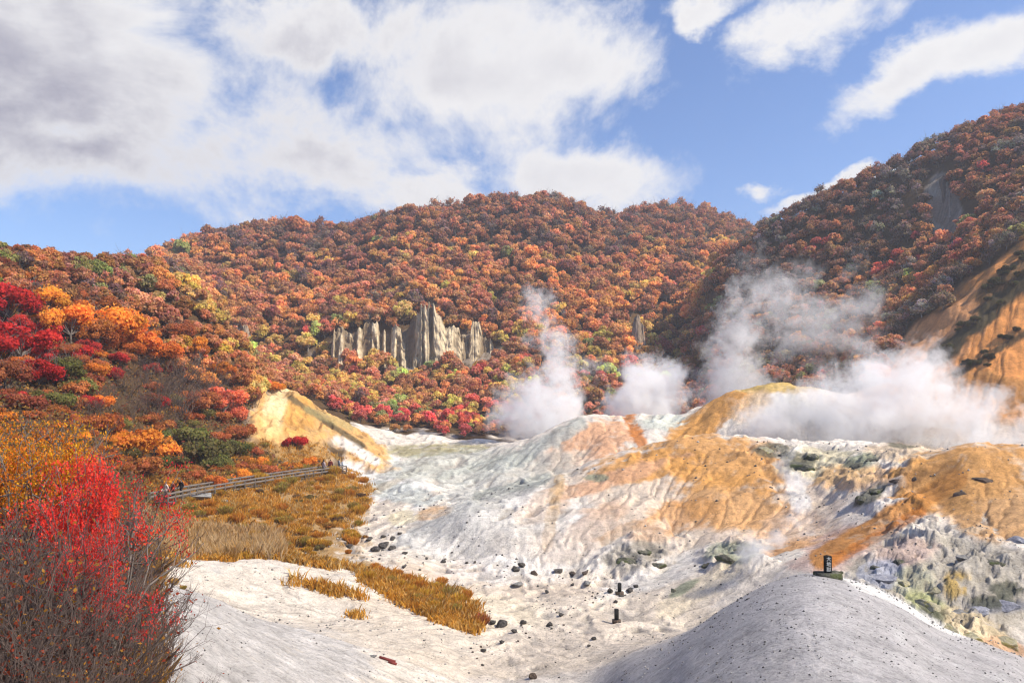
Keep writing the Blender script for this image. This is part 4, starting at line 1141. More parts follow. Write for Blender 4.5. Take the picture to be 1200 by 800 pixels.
m_brownr = rock_mat('brown_rock', (.07, .05, .04), (.19, .14, .105))
m_greyr = rock_mat('grey_rock', (.20, .195, .185), (.40, .385, .36))
m_mossr = rock_mat('mossy_crust_rock', (.065, .065, .048), (.22, .21, .165), (.09, .11, .035), 2.0)
m_yelr = rock_mat('sulphur_rock', (.36, .33, .22), (.56, .50, .33), (.30, .27, .07), 2.0)
m_blue = rock_mat('bluish_grey_rock', (.22, .225, .27), (.42, .42, .46), None, 2.0)
m_spire = rock_mat('pale_spire_rock', (.40, .33, .22), (.60, .53, .38), (.33, .26, .16), 1.6)
m_spire_b = rock_mat('brown_spire_rock', (.26, .19, .135), (.44, .34, .25), (.16, .12, .09), 1.6)
RK = {}
def rock_mesh(m, k):
    if (m.name, k) not in RK:
        v, f = rock_shape(40 + k)
        RK[(m.name, k)] = mesh_obj('rock', v, f, m, smooth=False, link=False).data
    return RK[(m.name, k)]
nrock = 0
def rock(u, v, px, m, label, group=None, flat=.75, wide=1.0, name='boulder', y0=20, sink=.33, yaw=None):
    global nrock
    b = at(u, v, y0); r = px / F * b.y
    o = bpy.data.objects.new(name, rock_mesh(m, nrock % 6)); COL.objects.link(o); nrock += 1
    o.location = b + Vector((0, 0, r * flat * (1 - 2 * sink))); o.scale = (r * wide, r, r * flat)
    o.rotation_euler = (0, 0, nrock * 1.9 if yaw is None else yaw)
    return tag(o, label, 'rock', group)
BO = [(590, 733, 8, 'largest black boulder at the tail of the golden strip'), (577, 732, 5, 'black boulder between the largest boulder and the rust tussock'), (613, 731, 5, 'pointed black boulder just past the largest boulder'),
      (603, 741, 5, 'low black boulder downslope of the largest boulder'), (588, 753, 4.5, 'upright black stone below the largest boulder, alone'), (566, 763, 4.5, 'flat black stone at the near end of the dry rill'), (645, 733, 5, 'tilted black boulder where the dry rill bends'),
      (657, 722, 4, 'small black stone above the bend of the dry rill'), (696, 749, 4.2, 'squarish black boulder on the pale floor under the standing stele'), (690, 758, 3.2, 'flat dark stone below the squarish boulder'), (625, 795, 7, 'rough brown boulder at the very bottom of the valley floor'),
      (715, 694, 5, 'blocky boulder on one side of the hidden stele'), (738, 693, 5.5, 'blocky boulder on the other side of the hidden stele'), (745, 688, 4, 'lighter boulder leaning at the back of the stele group'), (728, 699, 4, 'low slab in front of the stele group'), (721, 706, 3, 'small slab lying before the stele group'),
      (604, 669, 6, 'curved black boulder at the foot of the white mound'), (612, 664, 5, 'black boulder leaning on the curved one'), (625, 673, 5, 'rusty black boulder beside the orange stain'), (655, 671, 5.5, 'long black boulder along the foot of the mound'),
      (672, 674, 5, 'first of the rough boulders past the long black one'), (685, 673, 4.5, 'second rough boulder past the long black one'), (671, 686, 3.4, 'small pair stone on the floor before the mound'), (641, 695, 3.6, 'small dark stone on the pale fan'),
      (565, 779, 2.6, 'thin dark stone low on the white slope'), (410, 641, 5.5, 'flat black boulder under the grassy knoll'), (450, 641, 8, 'biggest black block where the valley narrows'), (441, 646, 7, 'black block piled against the biggest block of the narrows'), (459, 644, 6, 'rounded black block closing the narrows'),
      (432, 635, 4.5, 'dark stone above the narrows by the grass'), (461, 632, 4, 'dark stone on the upper bank of the narrows'), (468, 627, 3.6, 'topmost dark stone of the narrows'), (449, 630, 4, 'dark stone between knoll and narrows'), (352, 637, 3.6, 'black stone beside pale silt under the knoll'),
      (318, 636, 4.2, 'black stone at the edge of the reeds'), (474, 649, 4, 'black stone just below the narrows'), (520, 659, 4.2, 'lone black stone on the floor between the strip and the mound'), (473, 665, 3.4, 'grey black stone behind the golden strip'), (547, 660, 2.8, 'little dark stone on the peach coloured silt'),
      (500, 655, 2.6, 'tiny black stone near the lone stone'), (492, 668, 2.4, 'tiny stone behind the middle of the strip')]
for u, v, px, lab in BO:
    m = m_brownr if 'brown' in lab or 'rusty' in lab or 'rough' in lab else m_black
    rock(u, v, px * 1.1, m, lab, flat=.6 if 'flat' in lab or 'low' in lab else .95 if 'upright' in lab or 'pointed' in lab else .78, wide=1.5 if 'long' in lab else 1.0)
for u, v, px, lab in [(688, 684, 8, 'light grey slab half sunk in the silt below the mound'), (607, 688, 8, 'light grey slab on the pale fan below the curved boulder'), (236, 585, 17, 'big grey boulder under the lower end of the boardwalk'), (437, 769, 5, 'small grey boulder next to the rusty planks'), (262, 588, 5, 'small grey boulder beside the big one under the boardwalk')]:
    rock(u, v, px, m_greyr, lab, flat=.42 if px < 10 else .45, wide=1.3)
# small stones strung along the rills, counted but alike
r2 = np.random.default_rng(5)
for k in range(70):
    t_ = r2.random()
    if k < 40: u, v = 560 + 180 * t_ + r2.normal() * 14, 765 - 78 * t_ + r2.normal() * 8
    elif k < 70: u, v = 470 + 270 * t_ + r2.normal() * 12, 648 + 40 * t_ + r2.normal() * 6
    else: u, v = 420 + 60 * t_ + r2.normal() * 10, 636 + r2.normal() * 8
    w = ('along the dry rill below the stele group', 'along the foot of the white mound', 'among the black blocks of the narrows')[0 if k < 40 else 1 if k < 70 else 2]
    rock(u, v, r2.uniform(.9, 2.2), m_black if k % 3 else m_brownr, 'small dark stone ' + w, 'stones ' + w, name='stone')
# mossy crusted outcrops
OUT = [(938, 540, 14, m_mossr, 'dark mossy knob on the crest of the central mound'), (950, 533, 9, m_mossr, 'upper mossy knob on the crest of the central mound'), (920, 530, 9, m_mossr, 'low mossy ledge at the brink over the steam'), (898, 525, 8, m_yelr, 'yellowish ledge at the brink over the steam'),
       (1006, 541, 15, m_mossr, 'broad dark ledge below the far brink'), (1030, 536, 10, m_mossr, 'mossy end of the broad ledge'), (1012, 580, 12, m_mossr, 'black crusted block on the white slope under the broad ledge'), (1030, 572, 10, m_mossr, 'crusted block above the black one'), (1050, 562, 7, m_brownr, 'brown block on the pale shoulder'),
       (1072, 560, 6, m_brownr, 'small brown block near the orange crest'), (735, 652, 13, m_mossr, 'mossy outcrop on the lower flank of the white mound'), (755, 645, 10, m_mossr, 'upper mossy outcrop of the lower flank'), (770, 658, 9, m_mossr, 'grey green rib beside the mossy outcrop'), (852, 650, 11, m_mossr, 'mossy outcrop beside the near steam wisp'), (868, 644, 8, m_mossr, 'small mossy rock beside the near steam wisp'), (830, 660, 8, m_mossr, 'low mossy rib towards the near steam wisp'), (790, 690, 6, m_mossr, 'mossy stones low on the pale shoulder'),
       (1032, 672, 15, m_blue, 'bluish grey rock with a mossy top behind the grey mound'), (1024, 662, 8, m_mossr, 'mossy cap beside the bluish rock'), (1058, 656, 11, m_mossr, 'dark bush covered knob over the yellow rock'), (1062, 680, 16, m_yelr, 'pale yellow rock below the dark knob'), (1082, 705, 16, m_yelr, 'sulphur streaked rock between yellow and grey ledges'), (1098, 690, 10, m_yelr, 'ochre rock over the sulphur streaked one'),
       (1120, 712, 12, m_greyr, 'grey block at the foot of the crag'), (1150, 708, 14, m_blue, 'bluish ledge crossing the crag'), (1180, 706, 12, m_blue, 'end of the bluish ledge at the frame edge'), (1110, 735, 13, m_yelr, 'cream boulder at the base of the crag'), (1140, 750, 14, m_yelr, 'cream ribbed boulder beside the grey mound'), (1175, 745, 15, m_yelr, 'tan boulder beside the grey mound at the frame edge'),
       (1130, 650, 10, m_greyr, 'grey knob high on the crag'), (1165, 655, 9, m_mossr, 'dark notch rock high on the crag'), (1190, 630, 12, m_blue, 'bluish rock under the orange slope'), (1090, 640, 9, m_greyr, 'grey rock where the pink slope meets the crag'), (1155, 560, 9, m_brownr, 'brown rock on the orange slope'), (1125, 575, 10, m_brownr, 'darker brown rock in the fold of the orange slope'), (983, 668, 6, m_mossr, 'lichen covered rock right behind the inscribed stele'.replace('right ', ''))]
for u, v, px, m, lab in OUT:
    rock(u, v + px * .3, px * 1.2, m, lab, flat=.7, wide=1.4, name='rock_outcrop', y0=38, sink=.7)
# loose grit over the bare ground
P = np.concatenate([ground_pts(7000, 180, 1230, 13, 130, lambda x, y, u: (bil(bare, x, y) > .8) & (fbm(x / 4, y / 4, 3) > -.02)), ground_pts(2000, 640, 1230, 13, 38, lambda x, y, u: bil(mound, x, y) > .5)])
n_ = len(P); s = np.clip(P[:, 1] / 1500, .008, .08) * np.minimum(np.exp(rng.normal(size=n_) * .75), 3.2)
octv = np.array([[1, 0, 0], [0, 1, 0], [-1, 0, 0], [0, -1, 0], [0, 0, .8], [0, 0, -.6]], float)
octf = np.array([[0, 1, 4], [1, 2, 4], [2, 3, 4], [3, 0, 4], [1, 0, 5], [2, 1, 5], [3, 2, 5], [0, 3, 5]])
v = P[:, None, :] + octv[None] * s[:, None, None] * rng.uniform(.6, 1.5, (n_, 6, 1)) + np.array([0, 0, .2]) * s[:, None, None]
f = (octf[None] + (np.arange(n_) * 6)[:, None, None]).reshape(-1, 3)
g = rng.choice([.08, .16, .28, .42], n_, p=[.3, .3, .25, .15])
m_grit, t, out = mat('grit'); ca = t.n('ShaderNodeAttribute', attribute_name='tint'); bs = t.n('ShaderNodeBsdfPrincipled'); bs.inputs['Roughness'].default_value = .95
t.l(ca.outputs['Color'], bs.inputs['Base Color']); t.l(bs.outputs[0], out.inputs[0])
grit = mesh_obj('gravel', v.reshape(-1, 3), f, m_grit, cols=np.repeat(g[:, None] * np.array([[1, .95, .88]]), 6, 0)); tag(grit, 'loose grit strewn over the pale ground', kind='stuff')

# ------------------------------------------------------------------ rock spires in the woods
def spire_shape(seed, ridges=9):
    r = np.random.default_rng(seed); nz_, na = 40, 36
    z = np.linspace(0, 1, nz_); a = np.linspace(0, 2 * np.pi, na, endpoint=False)
    Z, A = np.meshgrid(z, a, indexing='ij')
    prof = 1.25 * (1 - .72 * Z ** .8) * np.where(Z > .94, np.sqrt(np.clip((1 - Z) / .06, 0, 1)), 1)
    ph = r.uniform(0, 6.28)
    Z = Z * (1 - .22 * np.clip(perlin(np.cos(A) * 1.7 + seed, np.sin(A) * 1.7) + .25, 0, 1) * Z ** 2)
    rad = prof * (1 + .30 * perlin(A * 2.2 + ph, Z * 3 + seed) * np.sin(A / 2) + .34 * ridged(np.cos(A) * 2 + seed, np.sin(A) * 2 + Z * .8, 4) + .10 * perlin(Z * 14 + seed, A * 1.2 * np.sin(A / 2)))
    ox = .25 * perlin(z * 2.5 + seed, z * 0 + 3.3); oy = .25 * perlin(z * 2.5 + seed, z * 0 + 8.8)
    P = np.stack([rad * np.cos(A) + ox[:, None], rad * np.sin(A) + oy[:, None], Z], -1).reshape(-1, 3)
    f = [[i * na + j, i * na + (j + 1) % na, (i + 1) * na + (j + 1) % na, (i + 1) * na + j] for i in range(nz_ - 1) for j in range(na)]
    return P, np.array(f)
SPI = [(398, 384, 430, 6, 0, 'pale detached spire before the near end of the rock wall'), (431, 392, 430, 5, 0, 'pale spire with an orange foot before the rock wall'), (482, 396, 434, 6, 0, 'long pale spire before the middle of the rock wall'), (500, 404, 434, 6, 1, 'brown buttress before the highest part of the rock wall'),
       (546, 396, 430, 4, 0, 'slender pale rib before the far end of the rock wall'), (569, 396, 430, 4, 0, 'last thin spire under the orange spur'), (395, 408, 432, 3, 0, 'little needle in front of the near end of the rock wall'),
       (288, 380, 412, 6, 1, 'grey brown crag in the shaded gully'), (281, 390, 414, 5, 1, 'lower shoulder of the gully crag'), (746, 368, 408, 7, 1, 'lone brown spire of the middle slope'), (752, 378, 408, 5, 1, 'lower shoulder of the lone brown spire')]
SPM = [spire_shape(60 + k) for k in range(7)]
SPD = {}
for k, (u, vt, vb, w, br, lab) in enumerate(SPI):
    y = 334.0 if 390 < u < 580 else (345 if u < 300 else 326)
    p = on(u, y); zt = (450 - vt) / F * y; zb = min((450 - vb) / F * y, p.z) - 2.5
    key = (k % 7, br)
    if key not in SPD: SPD[key] = mesh_obj('spire', *SPM[k % 7], m_spire_b if br else m_spire, smooth=True, link=False).data
    o = bpy.data.objects.new('rock_spire', SPD[key]); COL.objects.link(o)
    o.location = (p.x, y, zb); o.scale = (w / F * y, w / F * y * 1.2, zt - zb); o.rotation_euler = (0, 0, k * 1.3)
    tag(o, lab, 'rock spire')
def cliff(name, prof, base, y_of, lean, label, mats, seed, amp):
    """a fissured rock wall: its crest follows prof (bearing, height gradient), its face is split by vertical clefts"""
    us = np.linspace(prof[0][0], prof[-1][0], 260); nt = 70
    top = np.interp(us, [p[0] for p in prof], [p[1] for p in prof]) + 3.0 * perlin(us / 3.1 + seed, us * 0) + 1.0 * perlin(us / .9, us * 0 + 4)
    top = top + amp * 5.5 * (1 - sstep(-.12, .22, perlin(((us - 600) / F * y_of(us)) / 2.9 + seed, us * 0 + .55)))
    bot = np.interp(us, [p[0] for p in base], [p[1] for p in base])
    Y0 = y_of(us); ts = np.concatenate([np.linspace(0, 1, nt), np.linspace(1, .55, 12)[1:]])
    Pv = np.zeros((len(us), len(ts), 3)); tint = np.zeros((len(us), len(ts), 3))
    for j, tt in enumerate(ts):
        back = j >= nt
        v = bot + (top - bot) * tt
        X0 = (us - 600) / F * Y0
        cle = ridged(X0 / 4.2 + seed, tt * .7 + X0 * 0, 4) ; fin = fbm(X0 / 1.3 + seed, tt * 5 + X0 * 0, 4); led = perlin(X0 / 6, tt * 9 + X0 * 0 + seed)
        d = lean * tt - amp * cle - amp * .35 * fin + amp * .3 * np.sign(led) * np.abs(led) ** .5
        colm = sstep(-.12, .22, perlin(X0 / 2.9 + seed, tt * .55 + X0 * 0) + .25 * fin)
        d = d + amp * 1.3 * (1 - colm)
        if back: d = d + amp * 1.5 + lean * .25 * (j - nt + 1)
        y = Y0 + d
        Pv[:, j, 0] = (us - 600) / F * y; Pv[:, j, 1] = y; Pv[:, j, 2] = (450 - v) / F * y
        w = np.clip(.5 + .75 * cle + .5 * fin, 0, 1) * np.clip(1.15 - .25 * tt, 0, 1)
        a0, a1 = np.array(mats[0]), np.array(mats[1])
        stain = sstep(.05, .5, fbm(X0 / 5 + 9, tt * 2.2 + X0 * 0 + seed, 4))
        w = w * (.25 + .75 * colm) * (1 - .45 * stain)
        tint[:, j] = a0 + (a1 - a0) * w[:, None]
    ii_ = np.arange(len(us) * len(ts)).reshape(len(us), len(ts))
    f = np.stack([ii_[:-1, :-1].ravel(), ii_[1:, :-1].ravel(), ii_[1:, 1:].ravel(), ii_[:-1, 1:].ravel()], 1)
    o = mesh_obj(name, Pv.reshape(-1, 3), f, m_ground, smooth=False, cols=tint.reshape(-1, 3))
    return tag(o, label, 'cliff')
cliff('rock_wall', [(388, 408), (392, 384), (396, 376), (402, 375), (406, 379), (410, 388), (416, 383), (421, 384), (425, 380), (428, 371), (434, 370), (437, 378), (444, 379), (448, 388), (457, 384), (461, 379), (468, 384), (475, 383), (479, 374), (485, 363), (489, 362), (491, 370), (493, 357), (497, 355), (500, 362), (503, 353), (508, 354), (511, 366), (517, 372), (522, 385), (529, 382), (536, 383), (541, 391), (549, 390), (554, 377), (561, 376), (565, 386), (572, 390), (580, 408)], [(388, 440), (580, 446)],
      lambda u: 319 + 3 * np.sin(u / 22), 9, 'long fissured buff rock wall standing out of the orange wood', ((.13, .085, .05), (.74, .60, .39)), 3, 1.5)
cliff('rock_wall', [(1084, 268), (1089, 240), (1094, 226), (1098, 212), (1102, 202), (1107, 198), (1112, 206), (1117, 214), (1122, 228), (1128, 238), (1134, 262)], [(1084, 296), (1105, 306), (1134, 292)],
      lambda u: 239 + 2 * np.sin(u / 9), 27, 'steep grey brown cliff with a bright rib high on the shaded hill', ((.10, .07, .05), (.33, .26, .20)), 8, 1.3)

# ------------------------------------------------------------------ boxes and bars
class MB:
    def __init__(s): s.v, s.f, s.n = [], [], 0
    def add(s, v, f):
        s.v.append(np.asarray(v, float)); s.f.append(np.asarray(f) + s.n); s.n += len(v)
    def bar(s, a, b, w, h, bev=.12):
        """a bar with chamfered edges from a to b, w across, h high"""
        a, b = np.array(a, float), np.array(b, float); d = b - a; L = np.linalg.norm(d); d /= L
        up = np.array([0, 0, 1.]) if abs(d[2]) < .95 else np.array([0, 1., 0])
        x = np.cross(d, up); x /= np.linalg.norm(x); y = np.cross(x, d)
        c = min(w, h) * bev
        oc = [(-w/2+c, -h/2), (w/2-c, -h/2), (w/2, -h/2+c), (w/2, h/2-c), (w/2-c, h/2), (-w/2+c, h/2), (-w/2, h/2-c), (-w/2, -h/2+c)]
        v = [a + x * p + y * q for p, q in oc] + [b + x * p + y * q for p, q in oc] + [a, b]
        f = []
        for k in range(8):
            n = (k + 1) % 8
            f += [[k, n, 8 + n], [k, 8 + n, 8 + k], [16, n, k], [17, 8 + k, 8 + n]]
        s.add(v, f)
    def build(s, name, m, parent=None):
        return mesh_obj(name, np.concatenate(s.v), np.concatenate(s.f), m, parent)

# ------------------------------------------------------------------ boardwalk
m_wood = simple_mat('weathered_board', (.14, .12, .10), .9, 5, .35)
m_rail = simple_mat('grey_rail_wood', (.19, .165, .145), .85, 6, .3)
m_post = simple_mat('dark_post_wood', (.11, .09, .075), .9, 6, .35)
m_wallst = rock_mat('retaining_stone', (.12, .12, .12), (.30, .29, .28), None, .8)
bu = np.array([186, 230, 290, 350, 399]); by = np.array([108, 115.5, 127, 140, 151]); bv = np.array([588.5, 579.5, 569, 559.5, 552.5])
def walk(t):
    u, y, v = np.interp(t, np.linspace(0, 1, 5), bu), np.interp(t, np.linspace(0, 1, 5), by), np.interp(t, np.linspace(0, 1, 5), bv)
    return np.array([(u - 600) / F * y, y, (450 - v) / F * y])
bw = empty('boardwalk', tuple(walk(.5))); o0 = np.array(walk(.5))
tag(bw, 'weathered wooden boardwalk with railings climbing along the grassy knoll', 'boardwalk')
NP = 21
pts = [walk(i / (NP - 1)) for i in range(NP)]
lat = []
for i in range(NP):
    d = pts[min(i + 1, NP - 1)] - pts[max(i - 1, 0)]; n = np.array([d[1], -d[0], 0]); lat.append(n / np.linalg.norm(n))
WID = 1.75
deck = MB(); beam = MB()
for i in range(NP - 1):
    for s in range(6):
        a = pts[i] + (pts[i + 1] - pts[i]) * (s + .06) / 6; b = pts[i] + (pts[i + 1] - pts[i]) * (s + .94) / 6
        c = (a + b) / 2; L = np.linalg.norm(b - a); n = lat[i]
        deck.bar(c - n * WID - o0, c + n * WID - o0, L, .1)
    for sg in (-1, 1):
        q0, q1 = pts[i] + lat[i] * WID * .85 * sg, pts[i + 1] + lat[i + 1] * WID * .85 * sg
        beam.bar(q0 - [0, 0, .2] - o0, q1 - [0, 0, .2] - o0, .2, .28)
deck.build('deck', m_wood, bw); beam.build('beam', m_post, bw)
for sg in (-1, 1):
    for hh, w, h in ((1.38, .34, .28), (.76, .16, .3)):
        rb = MB()
        for i in range(NP - 1):
            rb.bar(pts[i] + lat[i] * WID * sg + [0, 0, hh] - o0, pts[i + 1] + lat[i + 1] * WID * sg + [0, 0, hh] - o0, w, h)
        rb.build('handrail' if hh > 1 else 'middle_rail', m_rail, bw)
    for i in range(NP):
        p = pts[i] + lat[i] * WID * sg; gz = min(float(ground(p[0], p[1])), p[2]) - .4
        pb = MB(); pb.bar((p[0] - o0[0], p[1] - o0[1], gz - o0[2]), (p[0] - o0[0], p[1] - o0[1], p[2] + 1.32 - o0[2]), .26, .26)
        pb.build('post', m_post, bw)
# rough stone footing under the far end
rw = MB()
for i in range(13, NP - 1):
    for lay_ in range(4):
        for s in range(3):
            t0 = (i + (s + rng.uniform(.02, .08) + .5 * (lay_ % 2)) / 3) / (NP - 1); t1 = (i + (s + .9 + .5 * (lay_ % 2)) / 3) / (NP - 1)
            if t1 > 1: continue
            a, b = walk(t0), walk(t1); n = lat[i]
            off = n * (WID * .9 + rng.uniform(-.06, .12) + .12 * lay_) - np.array([0, 0, .62 + lay_ * .62])
            rw.bar(a + off - o0, b + off - o0, .7, .56, .2)
rw.build('stone_footing', m_wallst, bw)

# ------------------------------------------------------------------ people on the boardwalk
def body_mesh(seed, stride=.0, look=0.0):
    r = np.random.default_rng(seed)
    J = [((0, 0, .96), .125, .10), ((0, 0, 1.10), .13, .095), ((0, -.005, 1.28), .155, .105), ((0, .0, 1.42), .12, .08), ((0, .0, 1.49), .05, .05), ((0, -.012, 1.57), .072, .085), ((0, -.012, 1.66), .078, .092), ((0, -.005, 1.73), .045, .055)]
    E = [(0, 1), (1, 2), (2, 3), (3, 4), (4, 5), (5, 6), (6, 7)]
    for sgn in (-1, 1):
        s = stride * sgn; n = len(J)
        J += [((.095 * sgn, 0, .88), .088, .09), ((.10 * sgn, -.02 - s * .3, .50), .058, .062), ((.105 * sgn, .02 - s * .5, .10), .04, .045), ((.11 * sgn, -.12 - s * .5, .04), .038, .03)]
        E += [(0, n), (n, n + 1), (n + 1, n + 2), (n + 2, n + 3)]
        n = len(J); b = r.uniform(0, .12)
        J += [((.19 * sgn, 0, 1.41), .06, .06), ((.24 * sgn, .02 + s * .2, 1.14), .045, .045), ((.22 * sgn, -.10 - b + s * .4, .93), .034, .036), ((.215 * sgn, -.14 - b + s * .5, .85), .034, .02), ((.205 * sgn, -.165 - b + s * .5, .77), .026, .016)]
        E += [(3, n), (n, n + 1), (n + 1, n + 2), (n + 2, n + 3), (n + 3, n + 4)]
    me = bpy.data.meshes.new('figure'); me.from_pydata([j[0] for j in J], E, [])
    o = bpy.data.objects.new('figure', me); COL.objects.link(o)
    sk = o.modifiers.new('s', 'SKIN'); sk.use_smooth_shade = True
    for i, j in enumerate(J):
        me.skin_vertices[0].data[i].radius = (j[1], j[2]); me.skin_vertices[0].data[i].use_root = (i == 0)
    o.modifiers.new('d', 'SUBSURF').levels = 2
    dg = bpy.context.evaluated_depsgraph_get(); ev = o.evaluated_get(dg); m2 = ev.to_mesh()
    v = np.array([x.co[:] for x in m2.vertices]); f = [list(p.vertices) for p in m2.polygons]; nrm = np.array([x.normal[:] for x in m2.vertices])
    ev.to_mesh_clear(); bpy.data.objects.remove(o); bpy.data.meshes.remove(me)
    # a nose and a brow on the face
    h = (v[:, 2] > 1.56) & (np.abs(v[:, 0]) < .02) & (v[:, 1] < -.06)
    v[h & (v[:, 2] < 1.65), 1] -= .018
    return v, f, nrm
def person(t, side, face, jacket, trousers, hair, label, seed, stride=0.0, hat=None, sc=1.07):
    p = walk(t); i = min(int(t * (NP - 1)), NP - 1)
    p = p + lat[i] * side + np.array([0, 0, .05])
    e = empty('person', tuple(p), face, sc / K)
    v, f, nr = body_mesh(seed, stride)
    mesh_obj('body', v, f, simple_mat('skin', (.50, .30, .21), .6, 5, .08), e, smooth=True)
    def cloth(name, test, col, off):
        keep = [q for q in f if all(test(v[k]) for k in q)]
        if not keep: return
        ids = sorted({k for q in keep for k in q}); mp = {k: n for n, k in enumerate(ids)}
        o = mesh_obj(name, v[ids] + nr[ids] * off, [[mp[k] for k in q] for q in keep], simple_mat(name, col, .9, 20, .2), e, smooth=True)
        return o
    cloth('trousers', lambda q: .09 < q[2] < 1.0 and abs(q[0]) < .19, trousers, .014)
    cloth('jacket', lambda q: .86 < q[2] < 1.49, jacket, .024)
    cloth('shoes', lambda q: q[2] < .10, (.03, .03, .03), .012)
    cloth('hat' if hat else 'hair', lambda q: q[2] > 1.585 and (q[1] > -.045 or q[2] > 1.70), hat or hair, .016)
    return tag(e, label, 'person')
BLK = (.02, .017, .015)
person(.905, -.3, 2.9, (.10, .015, .015), (.03, .03, .035), BLK, 'person in a dark red coat near the far end of the boardwalk', 1)
person(.935, .25, 3.4, (.14, .025, .022), (.05, .03, .03), (.04, .02, .015), 'person in a wine red jacket facing away beside the dark red coat', 2)
person(.89, .5, 2.4, (.55, .45, .42), (.10, .09, .09), BLK, 'person in a pale top half hidden by the two red coats', 6)
person(.978, .7, 2.2, (.30, .33, .34), (.03, .035, .10), BLK, 'person in light grey jacket and navy trousers leaning at the far railing', 3)
person(.992, .9, 1.7, (.22, .25, .30), (.035, .04, .10), BLK, 'smaller person in a slate jacket at the very end of the boardwalk', 4, sc=.94)
person(.055, -.2, -.6, (.55, .45, .40), (.05, .04, .04), (.05, .03, .02), 'person in a beige top at the low end of the boardwalk', 5, .3)
person(.085, .3, -.4, (.20, .035, .025), (.06, .03, .03), BLK, 'person in a brick red jacket walking at the low end of the boardwalk', 7, -.3)
person(.15, .0, -.5, (.03, .028, .03), (.025, .025, .03), BLK, 'person in black walking uphill behind the brick red jacket', 8, .35)

# ------------------------------------------------------------------ stone steles
m_stele = rock_mat('black_stele_stone', (.012, .012, .012), (.035, .034, .032), None, 4)
m_ink = simple_mat('white_lettering', (.62, .62, .58), .8, 20, .2)
def stele(p, h, w, d, bw_, label, text=None, tilt=0.0, rz=0.0):
    e = empty('stone_stele', tuple(p), rz); e.rotation_euler = (0, tilt, rz)
    b = MB(); bh = h * .2
    b.bar((-bw_ / 2, 0, bh * .3), (bw_ / 2, 0, bh * .3), bw_ * .62, bh * 1.5, .22); o = b.build('plinth', m_mossr if text else m_brownr, e)
    s = MB(); s.bar((0, 0, bh * .6), (0, 0, h), w, d, .12)
    cap = [(-w/2*.98, -d/2*.98, h), (w/2*.98, -d/2*.98, h), (w/2*.98, d/2*.98, h), (-w/2*.98, d/2*.98, h), (-w*.12, -d*.2, h * 1.05), (w*.3, -d*.2, h * 1.02), (w*.3, d*.2, h * 1.02), (-w*.12, d*.2, h * 1.05)]
    s.add(cap, [[0, 1, 5], [0, 5, 4], [1, 2, 6], [1, 6, 5], [2, 3, 7], [2, 7, 6], [3, 0, 4], [3, 4, 7], [4, 5, 6], [4, 6, 7]])
    s.build('slab', m_stele, e)
    if text:
        tx = bpy.data.curves.new('inscription', 'FONT'); tx.body = '\n'.join(text); tx.size = w * .72; tx.extrude = .006; tx.align_x = 'CENTER'; tx.space_line = 1.05
        to = bpy.data.objects.new('inscription', tx); COL.objects.link(to)
        dg = bpy.context.evaluated_depsgraph_get(); me = bpy.data.meshes.new_from_object(to.evaluated_get(dg))
        bpy.data.objects.remove(to)
        o = bpy.data.objects.new('inscription', me); COL.objects.link(o); o.data.materials.clear(); o.data.materials.append(m_ink)
        o.parent = e; o.rotation_euler = (R(90), 0, 0); o.location = (0, -d / 2 - .004, h * .80)
    return tag(e, label, 'stele')
stele(at(970, 675.5, 30), 1.0, .33, .22, 1.12, 'black stele with white characters standing on top of the grey mound', '大地獄')
b = at(722.5, 729, 40); stele(b, 1.1 * b.y / 58, .36, .3, .72, 'plain dark stele standing alone on the pale valley floor')
b = at(726, 696, 40); stele(b, .95 * b.y / 62, .36, .3, .8, 'short dark stele among blocky boulders')
# rusty planks lying on the white slope
m_rust = simple_mat('rusty_red_paint', (.17, .035, .03), .8, 6, .4)
for k, (u, v, L, lab) in enumerate([(454, 773.5, .95, 'longer rusty red plank lying on the white slope'), (460, 777.5, .5, 'shorter rusty red plank lying below the longer one')]):
    p = at(u, v, 20); d = np.array([1, .12 * (1 - 2 * k), 0]); d /= np.linalg.norm(d)
    q = MB(); a, b_ = np.array(p) - d * L * .5, np.array(p) + d * L * .5
    a[2] = float(ground(a[0], a[1])) + .07; b_[2] = float(ground(b_[0], b_[1])) + .07
    c0 = (a + b_) / 2
    q.bar(a - c0, b_ - c0, .18, .1)
    o = q.build('rusty_plank', m_rust); o.location = c0; tag(o, lab, 'plank')
